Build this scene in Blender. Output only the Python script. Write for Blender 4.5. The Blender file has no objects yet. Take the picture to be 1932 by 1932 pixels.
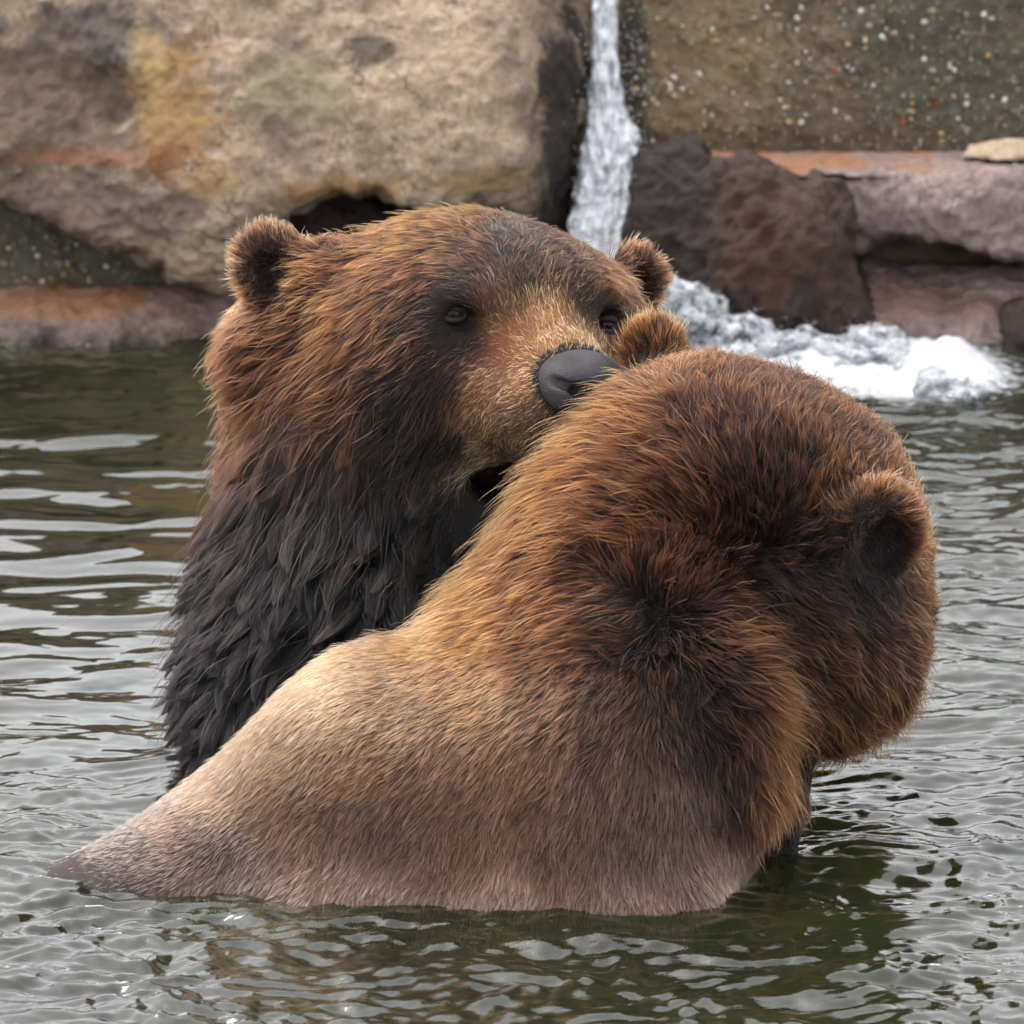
import bpy, bmesh, math, time
import numpy as np
from mathutils import Vector, Matrix, kdtree

T0 = time.time()
FUR = 1.0            # fur density multiplier
rng = np.random.default_rng(7)
R = math.radians
scene = bpy.context.scene
col = scene.collection

# ------------------------------------------------------------------ camera
PITCH = R(13.0)
CAM_H = 2.73
FPX = 1932 / (2 * math.tan(R(3.65)))      # focal length in photo pixels (1932 px wide view)
D0 = 10.0                                  # reference distance along the axis
S = D0 / FPX                               # metres per photo pixel at D0
CAM = np.array([0.0, -10.0, CAM_H])
AX = np.array([0.0, math.cos(PITCH), -math.sin(PITCH)])
UP = np.array([0.0, math.sin(PITCH), math.cos(PITCH)])
RT = np.array([1.0, 0.0, 0.0])
TW = -AX
ORG = CAM + D0 * AX
cd = bpy.data.cameras.new('camera')
cam = bpy.data.objects.new('camera', cd)
col.objects.link(cam)
cam.location = CAM
cam.rotation_euler = (R(90) - PITCH, 0, 0)
cd.sensor_width = 36
cd.angle = R(7.3)
cd.clip_start = 0.1
cd.clip_end = 3000
cd.dof.use_dof = True
cd.dof.focus_distance = 10.15
cd.dof.aperture_fstop = 11
scene.camera = cam

# ------------------------------------------------------------------ sky, sun, exposure
SUN_EL, SUN_AZ = R(60), R(-55)             # azimuth from +Y (away from the camera) towards +X
world = bpy.data.worlds.new('World')
scene.world = world
world.use_nodes = True
nt = world.node_tree
nt.nodes.clear()
sky = nt.nodes.new('ShaderNodeTexSky')
sky.sky_type = 'NISHITA'
sky.sun_disc = False
sky.sun_elevation = SUN_EL
sky.sun_rotation = SUN_AZ
sky.dust_density = 7.0
sky.air_density = 1.0
sky.ozone_density = 1.0
hs = nt.nodes.new('ShaderNodeHueSaturation')
hs.inputs['Saturation'].default_value = 0.22
bg = nt.nodes.new('ShaderNodeBackground')
bg.inputs['Strength'].default_value = 0.15
wo = nt.nodes.new('ShaderNodeOutputWorld')
nt.links.new(sky.outputs[0], hs.inputs['Color'])
ov = nt.nodes.new('ShaderNodeMix')                 # thin even overcast over the clear sky
ov.data_type = 'RGBA'
ov.inputs[0].default_value = 0.6
ov.inputs[7].default_value = (9.0, 9.1, 9.3, 1)
nt.links.new(hs.outputs[0], ov.inputs[6])
nt.links.new(ov.outputs[2], bg.inputs['Color'])
nt.links.new(bg.outputs[0], wo.inputs['Surface'])
sl = bpy.data.lights.new('sun', 'SUN')
sl.energy = 0.9
sl.angle = R(15)
sl.color = (1.0, 0.94, 0.86)
sun = bpy.data.objects.new('sun', sl)
col.objects.link(sun)
sd = Vector((math.sin(SUN_AZ) * math.cos(SUN_EL), math.cos(SUN_AZ) * math.cos(SUN_EL), math.sin(SUN_EL)))
sun.rotation_euler = sd.to_track_quat('Z', 'Y').to_euler()
scene.view_settings.view_transform = 'Standard'
scene.view_settings.look = 'None'
scene.view_settings.gamma = 1
scene.view_settings.use_curve_mapping = False
scene.view_settings.exposure = 1.15
cy = scene.cycles
cy.use_denoising = True
try:
    cy.denoiser = 'OPENIMAGEDENOISE'
    cy.denoising_input_passes = 'RGB_ALBEDO_NORMAL'
except Exception:
    pass
cy.use_adaptive_sampling = True
cy.adaptive_threshold = 0.03
cy.adaptive_min_samples = 20
cy.max_bounces = 7
cy.diffuse_bounces = 3
cy.glossy_bounces = 4
cy.transmission_bounces = 6
cy.transparent_max_bounces = 12
cy.sample_clamp_indirect = 6.0
scene.cycles_curves.shape = 'RIBBONS'
scene.cycles_curves.subdivisions = 2

# ------------------------------------------------------------------ frames
def k_of(w):
    return 1.0 - np.asarray(w, float) / FPX

def loc(px, py, w=0.0):
    """photo position + nearness w -> rigid camera-aligned frame (photo px at D0)"""
    k = k_of(w)
    return np.array([(px - 966) * k, (966 - py) * k, w], float)

def to_world(P):
    P = np.asarray(P, float)
    return ORG + S * (P[..., 0:1] * RT + P[..., 1:2] * UP + P[..., 2:3] * TW)

def to_photo(P):
    k = k_of(P[..., 2])
    return 966 + P[..., 0] / k, 966 - P[..., 1] / k

def water_w(py):
    dep = CAM_H / (math.sin(PITCH) - (966 - py) / FPX * math.cos(PITCH))
    return (D0 - dep) / S

def ground_pt(px, py, z=0.0):
    dep = (CAM_H - z) / (math.sin(PITCH) - (966 - py) / FPX * math.cos(PITCH))
    return CAM + dep * (AX + (px - 966) / FPX * RT + (966 - py) / FPX * UP)

# ------------------------------------------------------------------ noise
def _h(ix, iy, iz, seed):
    n = (ix.astype(np.uint32) * np.uint32(374761393) + iy.astype(np.uint32) * np.uint32(668265263)
         + iz.astype(np.uint32) * np.uint32(2147483647) + np.uint32((seed * 974711 + 12345) & 0xffffffff))
    n = (n ^ (n >> np.uint32(13))) * np.uint32(1274126177)
    n = (n ^ (n >> np.uint32(16))) * np.uint32(2246822519)
    n = n ^ (n >> np.uint32(13))
    return n.astype(np.float32) / np.float32(4294967295.0)

_GR = np.array([(1, 1, 0), (-1, 1, 0), (1, -1, 0), (-1, -1, 0), (1, 0, 1), (-1, 0, 1), (1, 0, -1), (-1, 0, -1),
                (0, 1, 1), (0, -1, 1), (0, 1, -1), (0, -1, -1), (1, 1, 0), (-1, 1, 0), (0, -1, 1), (0, -1, -1)], np.float32)
def vnoise(P, seed=0):
    """gradient noise, about -1..1"""
    P = np.asarray(P, np.float32)
    i = np.floor(P)
    f = P - i
    u = f * f * f * (f * (f * 6 - 15) + 10)
    i = i.astype(np.int64) & 0xffffffff
    fx, fy, fz = f[..., 0], f[..., 1], f[..., 2]
    ux, uy, uz = u[..., 0], u[..., 1], u[..., 2]
    def c(a, b, d):
        h = (_h((i[..., 0] + a) & 0xffffffff, (i[..., 1] + b) & 0xffffffff, (i[..., 2] + d) & 0xffffffff, seed) * 15.999).astype(np.int8)
        g = _GR[h]
        return g[..., 0] * (fx - a) + g[..., 1] * (fy - b) + g[..., 2] * (fz - d)
    def L(a, b, t): return a + (b - a) * t
    x00, x10 = L(c(0, 0, 0), c(1, 0, 0), ux), L(c(0, 1, 0), c(1, 1, 0), ux)
    x01, x11 = L(c(0, 0, 1), c(1, 0, 1), ux), L(c(0, 1, 1), c(1, 1, 1), ux)
    return 1.35 * L(L(x00, x10, uy), L(x01, x11, uy), uz)

_RM = np.array([[0.36, 0.48, -0.8], [-0.8, 0.6, 0.0], [0.48, 0.64, 0.6]], np.float32)
def fbm(P, oct=4, seed=0, gain=0.5, ridged=False):
    P = np.asarray(P, np.float32)
    a, out = 1.0, 0.0
    for o in range(oct):
        n = vnoise(P, seed + o)
        if ridged:
            n = 1 - 2 * np.abs(n)
        out = out + a * n
        a *= gain
        P = (P @ _RM) * 2.03 + 17.31
    return out

# ------------------------------------------------------------------ implicit shapes
def surface_nets(D, org, h):
    """D: 3-D distance grid -> vertices, quads"""
    ins = D < 0
    nx, ny, nz = D.shape
    cnt = np.zeros((nx - 1, ny - 1, nz - 1), np.uint8)
    for dx in (0, 1):
        for dy in (0, 1):
            for dz in (0, 1):
                cnt += ins[dx:nx - 1 + dx, dy:ny - 1 + dy, dz:nz - 1 + dz]
    act = (cnt > 0) & (cnt < 8)
    I = np.argwhere(act)
    idx = -np.ones(act.shape, np.int64)
    idx[act] = np.arange(len(I))
    acc = np.zeros((len(I), 3))
    num = np.zeros(len(I))
    corners = [(a, b, c) for a in (0, 1) for b in (0, 1) for c in (0, 1)]
    val = {c: D[I[:, 0] + c[0], I[:, 1] + c[1], I[:, 2] + c[2]] for c in corners}
    for c in corners:
        for ax in range(3):
            if c[ax] == 0:
                e = list(c); e[ax] = 1; e = tuple(e)
                a, b = val[c], val[e]
                m = (a < 0) != (b < 0)
                t = np.where(m, a / np.where(m, a - b, 1), 0)
                p = np.tile(np.array(c, float), (len(I), 1))
                p[:, ax] = t
                acc += p * m[:, None]
                num += m
    V = org + h * (I + acc / num[:, None])
    Q = []
    for ax in range(3):
        a = np.moveaxis(ins, ax, 0)
        ix = np.moveaxis(idx, ax, 0)
        s0, s1 = a[:-1, 1:-1, 1:-1], a[1:, 1:-1, 1:-1]
        for flip, m in ((False, s0 & ~s1), (True, ~s0 & s1)):
            e = np.argwhere(m)
            if not len(e):
                continue
            i, j, k = e[:, 0], e[:, 1] + 1, e[:, 2] + 1
            q = np.stack([ix[i, j - 1, k - 1], ix[i, j, k - 1], ix[i, j, k], ix[i, j - 1, k]], 1)
            if flip:
                q = q[:, ::-1]
            if ax == 1:
                q = q[:, ::-1]
            Q.append(q)
    Q = np.concatenate(Q)
    Q = Q[(Q >= 0).all(1)]
    return V, Q

def smin(a, b, k):
    h = np.maximum(k - np.abs(a - b), 0) / k
    return np.minimum(a, b) - h * h * k * 0.25

def smax(a, b, k):
    return -smin(-a, -b, k)

class Field:
    """a list of primitives in the rigid frame, joined smoothly in order"""
    def __init__(self):
        self.ops = []
    def ell(self, c, rad, M=None, k=60, sub=False):
        self.ops.append(('e', np.asarray(c, np.float32), np.asarray(rad, np.float32),
                         None if M is None else np.asarray(M, np.float32), k, sub)); return self
    def cone(self, a, b, ra, rb, k=60, sub=False):
        self.ops.append(('c', np.asarray(a, np.float32), np.asarray(b, np.float32), (ra, rb), k, sub)); return self
    def __call__(self, X, Y, Z):
        D = None
        for op in self.ops:
            if op[0] == 'e':
                _, c, rad, M, k, sub = op
                p = (X - c[0], Y - c[1], Z - c[2])
                if M is not None:
                    p = tuple(p[0] * M[r][0] + p[1] * M[r][1] + p[2] * M[r][2] for r in range(3))
                q = [p[i] / rad[i] for i in range(3)]
                k0 = np.sqrt(q[0] ** 2 + q[1] ** 2 + q[2] ** 2) + 1e-6
                k1 = np.sqrt(sum((q[i] / rad[i]) ** 2 for i in range(3))) + 1e-9
                d = k0 * (k0 - 1) / k1
            else:
                _, a, b, (ra, rb), k, sub = op
                ab = b - a
                t = ((X - a[0]) * ab[0] + (Y - a[1]) * ab[1] + (Z - a[2]) * ab[2]) / float(ab @ ab)
                t = np.clip(t, 0, 1)
                d = np.sqrt((X - a[0] - t * ab[0]) ** 2 + (Y - a[1] - t * ab[1]) ** 2
                            + (Z - a[2] - t * ab[2]) ** 2) - (ra + (rb - ra) * t)
            D = d if D is None else (smax(D, -d, k) if sub else smin(D, d, k))
        return D
    def at(self, P):
        P = np.asarray(P, np.float32)
        return self(P[..., 0], P[..., 1], P[..., 2])
    def mesh(self, lo, hi, h):
        lo = np.asarray(lo, np.float32)
        n = np.ceil((np.asarray(hi) - lo) / h).astype(int) + 1
        ax = [lo[i] + h * np.arange(n[i], dtype=np.float32) for i in range(3)]
        D = self(ax[0][:, None, None], ax[1][None, :, None], ax[2][None, None, :])
        D = np.broadcast_to(D, tuple(n))
        return surface_nets(D, lo, h)
    def hit(self, px, py, w0=400, w1=-2600, step=3.0):
        """nearness of the surface seen at a photo position"""
        w = np.arange(w0, w1, -step)
        k = k_of(w)
        d = self(np.float32((px - 966) * k), np.float32((966 - py) * k), np.float32(w))
        m = np.nonzero(d < 0)[0]
        return w[m[0]] if len(m) else None

# ------------------------------------------------------------------ object helpers
def make_obj(name, verts, faces, mat, parent=None, smooth=True, base=None):
    me = bpy.data.meshes.new(name)
    verts = np.asarray(verts, float)
    if base is not None:
        verts = verts - np.asarray(base)
    faces = np.asarray(faces)
    n, m = faces.shape
    me.vertices.add(len(verts))
    me.vertices.foreach_set('co', verts.astype(np.float32).ravel())
    me.loops.add(n * m)
    me.loops.foreach_set('vertex_index', faces.astype(np.int32).ravel())
    me.polygons.add(n)
    me.polygons.foreach_set('loop_start', np.arange(0, n * m, m, dtype=np.int32))
    me.polygons.foreach_set('loop_total', np.full(n, m, np.int32))
    me.polygons.foreach_set('use_smooth', np.full(n, smooth, bool))
    me.update(calc_edges=True)
    me.validate()
    if mat is not None:
        me.materials.append(mat)
    o = bpy.data.objects.new(name, me)
    col.objects.link(o)
    if parent is not None:
        o.parent = parent
    elif base is not None:
        o.location = base
    return o

def tag(o, label=None, cat=None, group=None, kind=None):
    for k, v in (('label', label), ('category', cat), ('group', group), ('kind', kind)):
        if v:
            o[k] = v
    return o

def add_attr(me, name, typ, dom, data):
    a = me.attributes.new(name, typ, dom)
    key = 'color' if 'COLOR' in typ else ('vector' if 'VECTOR' in typ else 'value')
    a.data.foreach_set(key, np.asarray(data, np.float32).ravel())

def lin(c):
    c = np.asarray(c, float) / 255.0
    return np.where(c <= 0.04045, c / 12.92, ((c + 0.055) / 1.055) ** 2.4)

def vnormals(V, Q):
    a, b, c = V[Q[:, 0]], V[Q[:, 1]], V[Q[:, 2]]
    n = np.cross(V[Q[:, 2]] - a, V[Q[:, -1]] - b)
    N = np.zeros_like(V)
    for i in range(Q.shape[1]):
        np.add.at(N, Q[:, i], n)
    return N / (np.linalg.norm(N, axis=1, keepdims=True) + 1e-9)

# ------------------------------------------------------------------ material helpers
class Mat:
    def __init__(self, name):
        self.m = bpy.data.materials.new(name)
        self.m.use_nodes = True
        self.t = self.m.node_tree
        self.t.nodes.clear()
        self.out = self.t.nodes.new('ShaderNodeOutputMaterial')
    def n(self, typ, **kw):
        nd = self.t.nodes.new(typ)
        for k, v in kw.items():
            if k.startswith('i_'):
                nd.inputs[k[2:].replace('_', ' ')].default_value = v
            else:
                setattr(nd, k, v)
        return nd
    def l(self, a, b):
        self.t.links.new(a, b)
    def math(self, op, a, b=None, clamp=False):
        nd = self.n('ShaderNodeMath', operation=op, use_clamp=clamp)
        for i, v in enumerate((a, b)):
            if v is None:
                continue
            if isinstance(v, (int, float)):
                nd.inputs[i].default_value = v
            else:
                self.l(v, nd.inputs[i])
        return nd.outputs[0]
    def ramp(self, fac, stops):
        r = self.n('ShaderNodeValToRGB')
        e = r.color_ramp.elements
        while len(e) < len(stops):
            e.new(0.5)
        for i, (p, c) in enumerate(stops):
            e[i].position = p
            e[i].color = tuple(c) + (1,) if len(c) == 3 else c
        self.l(fac, r.inputs[0])
        return r.outputs[0]
    def noise(self, vec, scale, detail=4, rough=0.55, dist=0.0):
        nd = self.n('ShaderNodeTexNoise')
        nd.inputs['Scale'].default_value = scale
        nd.inputs['Detail'].default_value = detail
        nd.inputs['Roughness'].default_value = rough
        nd.inputs['Distortion'].default_value = dist
        if vec is not None:
            self.l(vec, nd.inputs['Vector'])
        return nd.outputs['Fac']
    def mix(self, fac, a, b, mode='MIX'):
        nd = self.n('ShaderNodeMix', data_type='RGBA', blend_type=mode)
        for s, v in ((0, fac), (6, a), (7, b)):
            if isinstance(v, (int, float)):
                nd.inputs[s].default_value = v
            elif isinstance(v, (tuple, list, np.ndarray)):
                nd.inputs[s].default_value = tuple(v)[:3] + (1,)
            else:
                self.l(v, nd.inputs[s])
        return nd.outputs[2]
    def stretch(self, vec, sx, sy, sz):
        nd = self.n('ShaderNodeVectorMath', operation='MULTIPLY')
        self.l(vec, nd.inputs[0])
        nd.inputs[1].default_value = (sx, sy, sz)
        return nd.outputs[0]

def L(r, g, b):
    return tuple(float(v) for v in lin((r, g, b)))

# ------------------------------------------------------------------ ground and pool
def strip_ground():
    X0, X1, Y0, Y1, B = -6.0, 6.0, -9.0, 4.6, 400.0
    v, f = [], []
    def q(x0, y0, x1, y1, z=0.12):
        i = len(v)
        v.extend([(x0, y0, z), (x1, y0, z), (x1, y1, z), (x0, y1, z)])
        f.append((i, i + 1, i + 2, i + 3))
    q(-B, -B, B, Y0); q(-B, Y1, B, B); q(-B, Y0, X0, Y1); q(X1, Y0, B, Y1)
    m = Mat('ground')
    geo = m.n('ShaderNodeNewGeometry')
    c = m.ramp(m.noise(geo.outputs['Position'], 1.3, 5), [(0.3, L(70, 72, 48)), (0.7, L(110, 100, 78))])
    b = m.n('ShaderNodeBsdfPrincipled')
    m.l(c, b.inputs['Base Color']); b.inputs['Roughness'].default_value = 0.9
    m.l(b.outputs[0], m.out.inputs[0])
    tag(make_obj('ground', v, f, m.m, smooth=False), kind='structure')
    # basin of the pool
    Z = -1.1
    v2 = [(X0, Y0, Z), (X1, Y0, Z), (X1, Y1, Z), (X0, Y1, Z), (X0, Y0, .12), (X1, Y0, .12), (X1, Y1, .12), (X0, Y1, .12)]
    f2 = [(0, 1, 2, 3), (0, 4, 5, 1), (1, 5, 6, 2), (2, 6, 7, 3), (3, 7, 4, 0)]
    m = Mat('pool_bed')
    geo = m.n('ShaderNodeNewGeometry')
    c = m.ramp(m.noise(geo.outputs['Position'], 2.5, 5), [(0.3, L(40, 46, 26)), (0.7, L(78, 80, 48))])
    b = m.n('ShaderNodeBsdfPrincipled')
    m.l(c, b.inputs['Base Color']); b.inputs['Roughness'].default_value = 0.9
    m.l(b.outputs[0], m.out.inputs[0])
    tag(make_obj('pool_bed', v2, f2, m.m, smooth=False), kind='structure')
strip_ground()

# ------------------------------------------------------------------ water
def water_material():
    m = Mat('pool_water')
    geo = m.n('ShaderNodeNewGeometry')
    pos = geo.outputs['Position']
    at = m.n('ShaderNodeAttribute', attribute_name='chop')
    n1 = m.noise(m.stretch(pos, 62, 95, 60), 1.0, 4, 0.6, 0.3)
    bp = m.n('ShaderNodeBump', i_Distance=0.0011)
    m.l(m.math('MULTIPLY', at.outputs['Fac'], 0.6), bp.inputs['Strength'])
    m.l(n1, bp.inputs['Height'])
    gl = m.n('ShaderNodeBsdfGlossy')
    gl.inputs['Roughness'].default_value = 0.02
    gl.inputs['Color'].default_value = (1, 1, 1, 1)
    m.l(bp.outputs[0], gl.inputs['Normal'])
    df = m.n('ShaderNodeBsdfDiffuse')
    c = m.ramp(m.noise(pos, 3.0, 3), [(0.3, L(26, 31, 20)), (0.7, L(43, 47, 28))])
    m.l(c, df.inputs['Color'])
    tr = m.n('ShaderNodeBsdfTransparent')
    tr.inputs['Color'].default_value = (0.55, 0.62, 0.45, 1)
    mx = m.n('ShaderNodeMixShader')
    mx.inputs[0].default_value = 0.45
    m.l(df.outputs[0], mx.inputs[1]); m.l(tr.outputs[0], mx.inputs[2])
    fr = m.n('ShaderNodeFresnel', i_IOR=1.46)
    m.l(bp.outputs[0], fr.inputs['Normal'])
    mf = m.n('ShaderNodeMixShader')
    m.l(fr.outputs[0], mf.inputs[0]); m.l(mx.outputs[0], mf.inputs[1]); m.l(gl.outputs[0], mf.inputs[2])
    # foam and bubbles where the water is beaten white
    fo = m.n('ShaderNodeAttribute', attribute_name='foam')
    fd = m.n('ShaderNodeBsdfPrincipled')
    fd.inputs['Base Color'].default_value = (0.42, 0.43, 0.46, 1)
    fd.inputs['Roughness'].default_value = 0.35
    ms = m.n('ShaderNodeMixShader')
    nf = m.noise(pos, 55, 4, 0.65)
    fac = m.math('MULTIPLY', m.math('SUBTRACT', m.math('ADD', fo.outputs['Fac'], nf), 0.75), 3.0, clamp=True)
    m.l(fac, ms.inputs[0]); m.l(mf.outputs[0], ms.inputs[1]); m.l(fd.outputs[0], ms.inputs[2])
    m.l(ms.outputs[0], m.out.inputs[0])
    return m.m

def blob(px, py, cx, cy, rx, ry):
    return np.exp(-(((px - cx) / rx) ** 2 + ((py - cy) / ry) ** 2))

def build_water():
    h = 0.0055
    xs = np.arange(-1.25, 1.25, h)
    ys = np.arange(-1.35, 4.05, h * 1.1)
    # coarse skirt so the sheet fills the whole basin
    xs = np.concatenate([np.linspace(-6, -1.3, 24), xs, np.linspace(1.3, 6, 24)])
    ys = np.concatenate([np.linspace(-9, -1.4, 40), ys, np.linspace(4.1, 4.6, 8)])
    X, Y = np.meshgrid(xs, ys, indexing='ij')
    dep = (X * 0 + (Y + 10)) * math.cos(PITCH) + CAM_H * math.sin(PITCH)
    vup = (Y + 10) * math.sin(PITCH) - CAM_H * math.cos(PITCH)
    px = 966 + X / dep * FPX
    py = 966 - vup / dep * FPX
    P = np.stack([X, Y, X * 0], -1)
    # calm water on the left, chop round the bears and in front
    calm = np.clip(blob(px, py, 120, 1130, 420, 330) + blob(px, py, 150, 900, 330, 160) * .6, 0, 1)
    chop = np.clip(1.0 - 0.9 * calm, 0.06, 1)
    chop = chop * np.clip(0.55 + 0.9 * blob(px, py, 700, 1850, 1100, 170) + 0.3 * blob(px, py, 1800, 1750, 400, 200) + 0.7 * blob(px, py, 200, 1650, 350, 160), 0, 1.2)
    warp = 0.05 * np.stack([vnoise(P * 5, 3), vnoise(P * 5, 4), X * 0], -1)
    Pw = P + warp
    Z = 0.0075 * vnoise(Pw * (3.2, 6.0, 1), 21) + 0.0055 * vnoise(Pw * (6.0, 10.0, 1), 22)
    Z += 0.0024 * vnoise(Pw * (11, 17.0, 1), 23) * (0.25 + 0.75 * chop)
    Z += chop * (0.0050 * vnoise(Pw * (15, 26, 1), 24) + 0.0034 * vnoise(Pw * (30, 46, 1), 25) + 0.0014 * vnoise(Pw * (60, 80, 1), 26))
    # churned water under the fall
    foam = 1.1 * blob(px, py, 1330, 590, 130, 60) + 1.0 * blob(px, py, 1560, 660, 220, 38) + .9 * blob(px, py, 1740, 700, 140, 34) + .35 * blob(px, py, 1620, 730, 330, 50)
    foam = foam + 0.12 * blob(px, py, 60, 1640, 170, 60)
    foam = np.clip(foam, 0, 1)
    nn = fbm(P * (14, 10, 1), 4, 31)
    Z += np.clip(foam - .35, 0, 1) * (0.020 + 0.022 * nn) + 0.035 * blob(px, py, 1600, 640, 60, 20) + 0.03 * blob(px, py, 1780, 690, 60, 18)
    # water piling over the sunk rump, wake beside it
    Z += 0.020 * blob(px, py, 40, 1650, 170, 50) + 0.012 * blob(px, py, 330, 1470, 60, 30)
    Z += 0.010 * blob(px, py, 60, 1560, 130, 30) * (1 + 0.6 * vnoise(P * 14, 41))
    Z += 0.006 * np.exp(-((py - (1700 + 0.02 * (px - 300))) / 16) ** 2) * blob(px, py, 230, 1690, 260, 60)
    nx, ny = X.shape
    V = np.stack([X, Y, Z], -1).reshape(-1, 3)
    i = np.arange(nx * ny).reshape(nx, ny)
    Q = np.stack([i[:-1, :-1], i[1:, :-1], i[1:, 1:], i[:-1, 1:]], -1).reshape(-1, 4)
    o = make_obj('water', V, Q, water_material())
    add_attr(o.data, 'chop', 'FLOAT', 'POINT', np.clip(chop, 0, 1))
    add_attr(o.data, 'foam', 'FLOAT', 'POINT', foam)
    tag(o, kind='structure')
build_water()
# ------------------------------------------------------------------ rocks
def plane_w(py, z=0.0):
    dep = (CAM_H - z) / (math.sin(PITCH) - (966 - py) / FPX * math.cos(PITCH))
    return (D0 - dep) / S

def wpos(px, py, w):
    return tuple(float(v) for v in to_world(loc(px, py, w)))

def rock_material(name, stops, patches=(), rough=0.85, wet_z=None, scale=1.0, bump=1.0, gain=1.0):
    """stops: ramp over noise; patches: (world centre, radius, colour, strength) stains, mineral veins and painted shade"""
    m = Mat(name)
    geo = m.n('ShaderNodeNewGeometry')
    pos = geo.outputs['Position']
    n1 = m.noise(pos, 5.5 * scale, 8, 0.62, 0.4)
    c = m.ramp(n1, stops)
    n2 = m.noise(pos, 38 * scale, 6, 0.7)
    c = m.mix(0.55, c, m.ramp(n2, [(0.3, (0.45, 0.43, 0.42)), (0.7, (1.35, 1.33, 1.3))]), 'MULTIPLY')
    n3 = m.noise(pos, 150 * scale, 4, 0.7)
    c = m.mix(0.6, c, m.ramp(n3, [(0.32, (0.45, 0.44, 0.44)), (0.5, (1, 1, 1)), (0.72, (1.4, 1.38, 1.36))]), 'MULTIPLY')
    vc = m.n('ShaderNodeTexVoronoi', feature='DISTANCE_TO_EDGE')
    vc.inputs['Scale'].default_value = 4.2 * scale
    wp = m.n('ShaderNodeVectorMath', operation='ADD')
    nz = m.n('ShaderNodeTexNoise'); nz.inputs['Scale'].default_value = 6 * scale; nz.inputs['Detail'].default_value = 5
    m.l(pos, nz.inputs['Vector']); m.l(nz.outputs['Color'], wp.inputs[0]); m.l(pos, wp.inputs[1])
    wp2 = m.stretch(wp.outputs[0], 1, 1, 1.5)
    m.l(wp2, vc.inputs['Vector'])
    ck = m.math('SUBTRACT', 1.0, m.math('MULTIPLY', vc.outputs['Distance'], 45.0, clamp=True))
    ck = m.math('MULTIPLY', ck, m.math('MULTIPLY', m.math('SUBTRACT', n1, 0.46), 7.0, clamp=True))
    c = m.mix(m.math('MULTIPLY', ck, 0.7), c, (0.03, 0.025, 0.022))
    edge = m.noise(pos, 11 * scale, 7, 0.68, 0.6)
    for ctr, rad, colr, st in patches:
        sub = m.n('ShaderNodeVectorMath', operation='SUBTRACT')
        m.l(pos, sub.inputs[0]); sub.inputs[1].default_value = ctr
        rad3 = rad if isinstance(rad, tuple) else (rad, rad, rad)
        sc = m.stretch(sub.outputs[0], 1 / rad3[0], 1 / rad3[1], 1 / rad3[2])
        ln = m.n('ShaderNodeVectorMath', operation='LENGTH')
        m.l(sc, ln.inputs[0])
        f = m.math('SUBTRACT', 1.0, ln.outputs['Value'])
        f = m.math('ADD', f, m.math('MULTIPLY', m.math('SUBTRACT', edge, 0.5), 2.6))
        f = m.math('MULTIPLY', f, 2.2, clamp=True)
        f = m.math('MULTIPLY', f, st)
        c = m.mix(f, c, m.mix(0.5, colr, m.ramp(n2, [(0.3, tuple(v * 0.6 for v in colr)), (0.7, tuple(min(1, v * 1.3) for v in colr))])))
    b = m.n('ShaderNodeBsdfPrincipled')
    b.inputs['Roughness'].default_value = rough
    b.inputs['Specular IOR Level'].default_value = 0.28
    if wet_z is not None:
        sp = m.n('ShaderNodeSeparateXYZ')
        m.l(pos, sp.inputs[0])
        wz = m.math('ADD', sp.outputs[2], m.math('MULTIPLY', m.math('SUBTRACT', n1, 0.5), 0.12))
        f = m.math('MULTIPLY', m.math('SUBTRACT', wet_z, wz), 30.0, clamp=True)
        c = m.mix(f, c, m.mix(1.0, c, (0.34, 0.31, 0.29), 'MULTIPLY'))
        m.l(m.math('SUBTRACT', rough, m.math('MULTIPLY', f, 0.5)), b.inputs['Roughness'])
    c = m.mix(1.0, c, (gain, gain * .985, gain * .97), 'MULTIPLY')
    m.l(c, b.inputs['Base Color'])
    hgt = m.math('ADD', m.math('MULTIPLY', n2, 0.7), m.math('MULTIPLY', n3, 0.35))
    hgt = m.math('ADD', hgt, m.math('MULTIPLY', m.noise(pos, 420, 3, 0.6), 0.12))
    hgt = m.math('SUBTRACT', hgt, m.math('MULTIPLY', ck, 0.5))
    bp = m.n('ShaderNodeBump', i_Strength=0.9, i_Distance=0.0085 * bump)
    m.l(hgt, bp.inputs['Height'])
    m.l(bp.outputs[0], b.inputs['Normal'])
    m.l(b.outputs[0], m.out.inputs[0])
    return m.m

def tps(ctrl):
    C = np.array(ctrl, float)
    n = len(C)
    d = np.linalg.norm(C[:, None, :2] - C[None, :, :2], axis=2)
    K = d
    A = np.zeros((n + 3, n + 3))
    A[:n, :n] = -K
    A[:n, n] = A[n, :n] = 1
    A[:n, n + 1:n + 3] = C[:, :2]
    A[n + 1:n + 3, :n] = C[:, :2].T
    sol = np.linalg.solve(A, np.concatenate([C[:, 2], np.zeros(3)]))
    def f(x, y):
        out = sol[n] + sol[n + 1] * x + sol[n + 2] * y
        for i in range(n):
            out = out - sol[i] * np.sqrt((x - C[i, 0]) ** 2 + (y - C[i, 1]) ** 2)
        return out
    return f

def poly_sdf(x, y, poly):
    P = np.array(poly, float)
    d = np.full(x.shape, 1e18)
    s = np.ones(x.shape)
    n = len(P)
    for i in range(n):
        a, b = P[i], P[i - 1]
        e = b - a
        wx, wy = x - a[0], y - a[1]
        t = np.clip((wx * e[0] + wy * e[1]) / (e @ e), 0, 1)
        d = np.minimum(d, (wx - e[0] * t) ** 2 + (wy - e[1] * t) ** 2)
        c1, c2, c3 = y >= a[1], y < b[1], e[0] * wy > e[1] * wx
        s = np.where((c1 & c2 & c3) | (~c1 & ~c2 & ~c3), -s, s)
    return s * np.sqrt(d)

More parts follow.
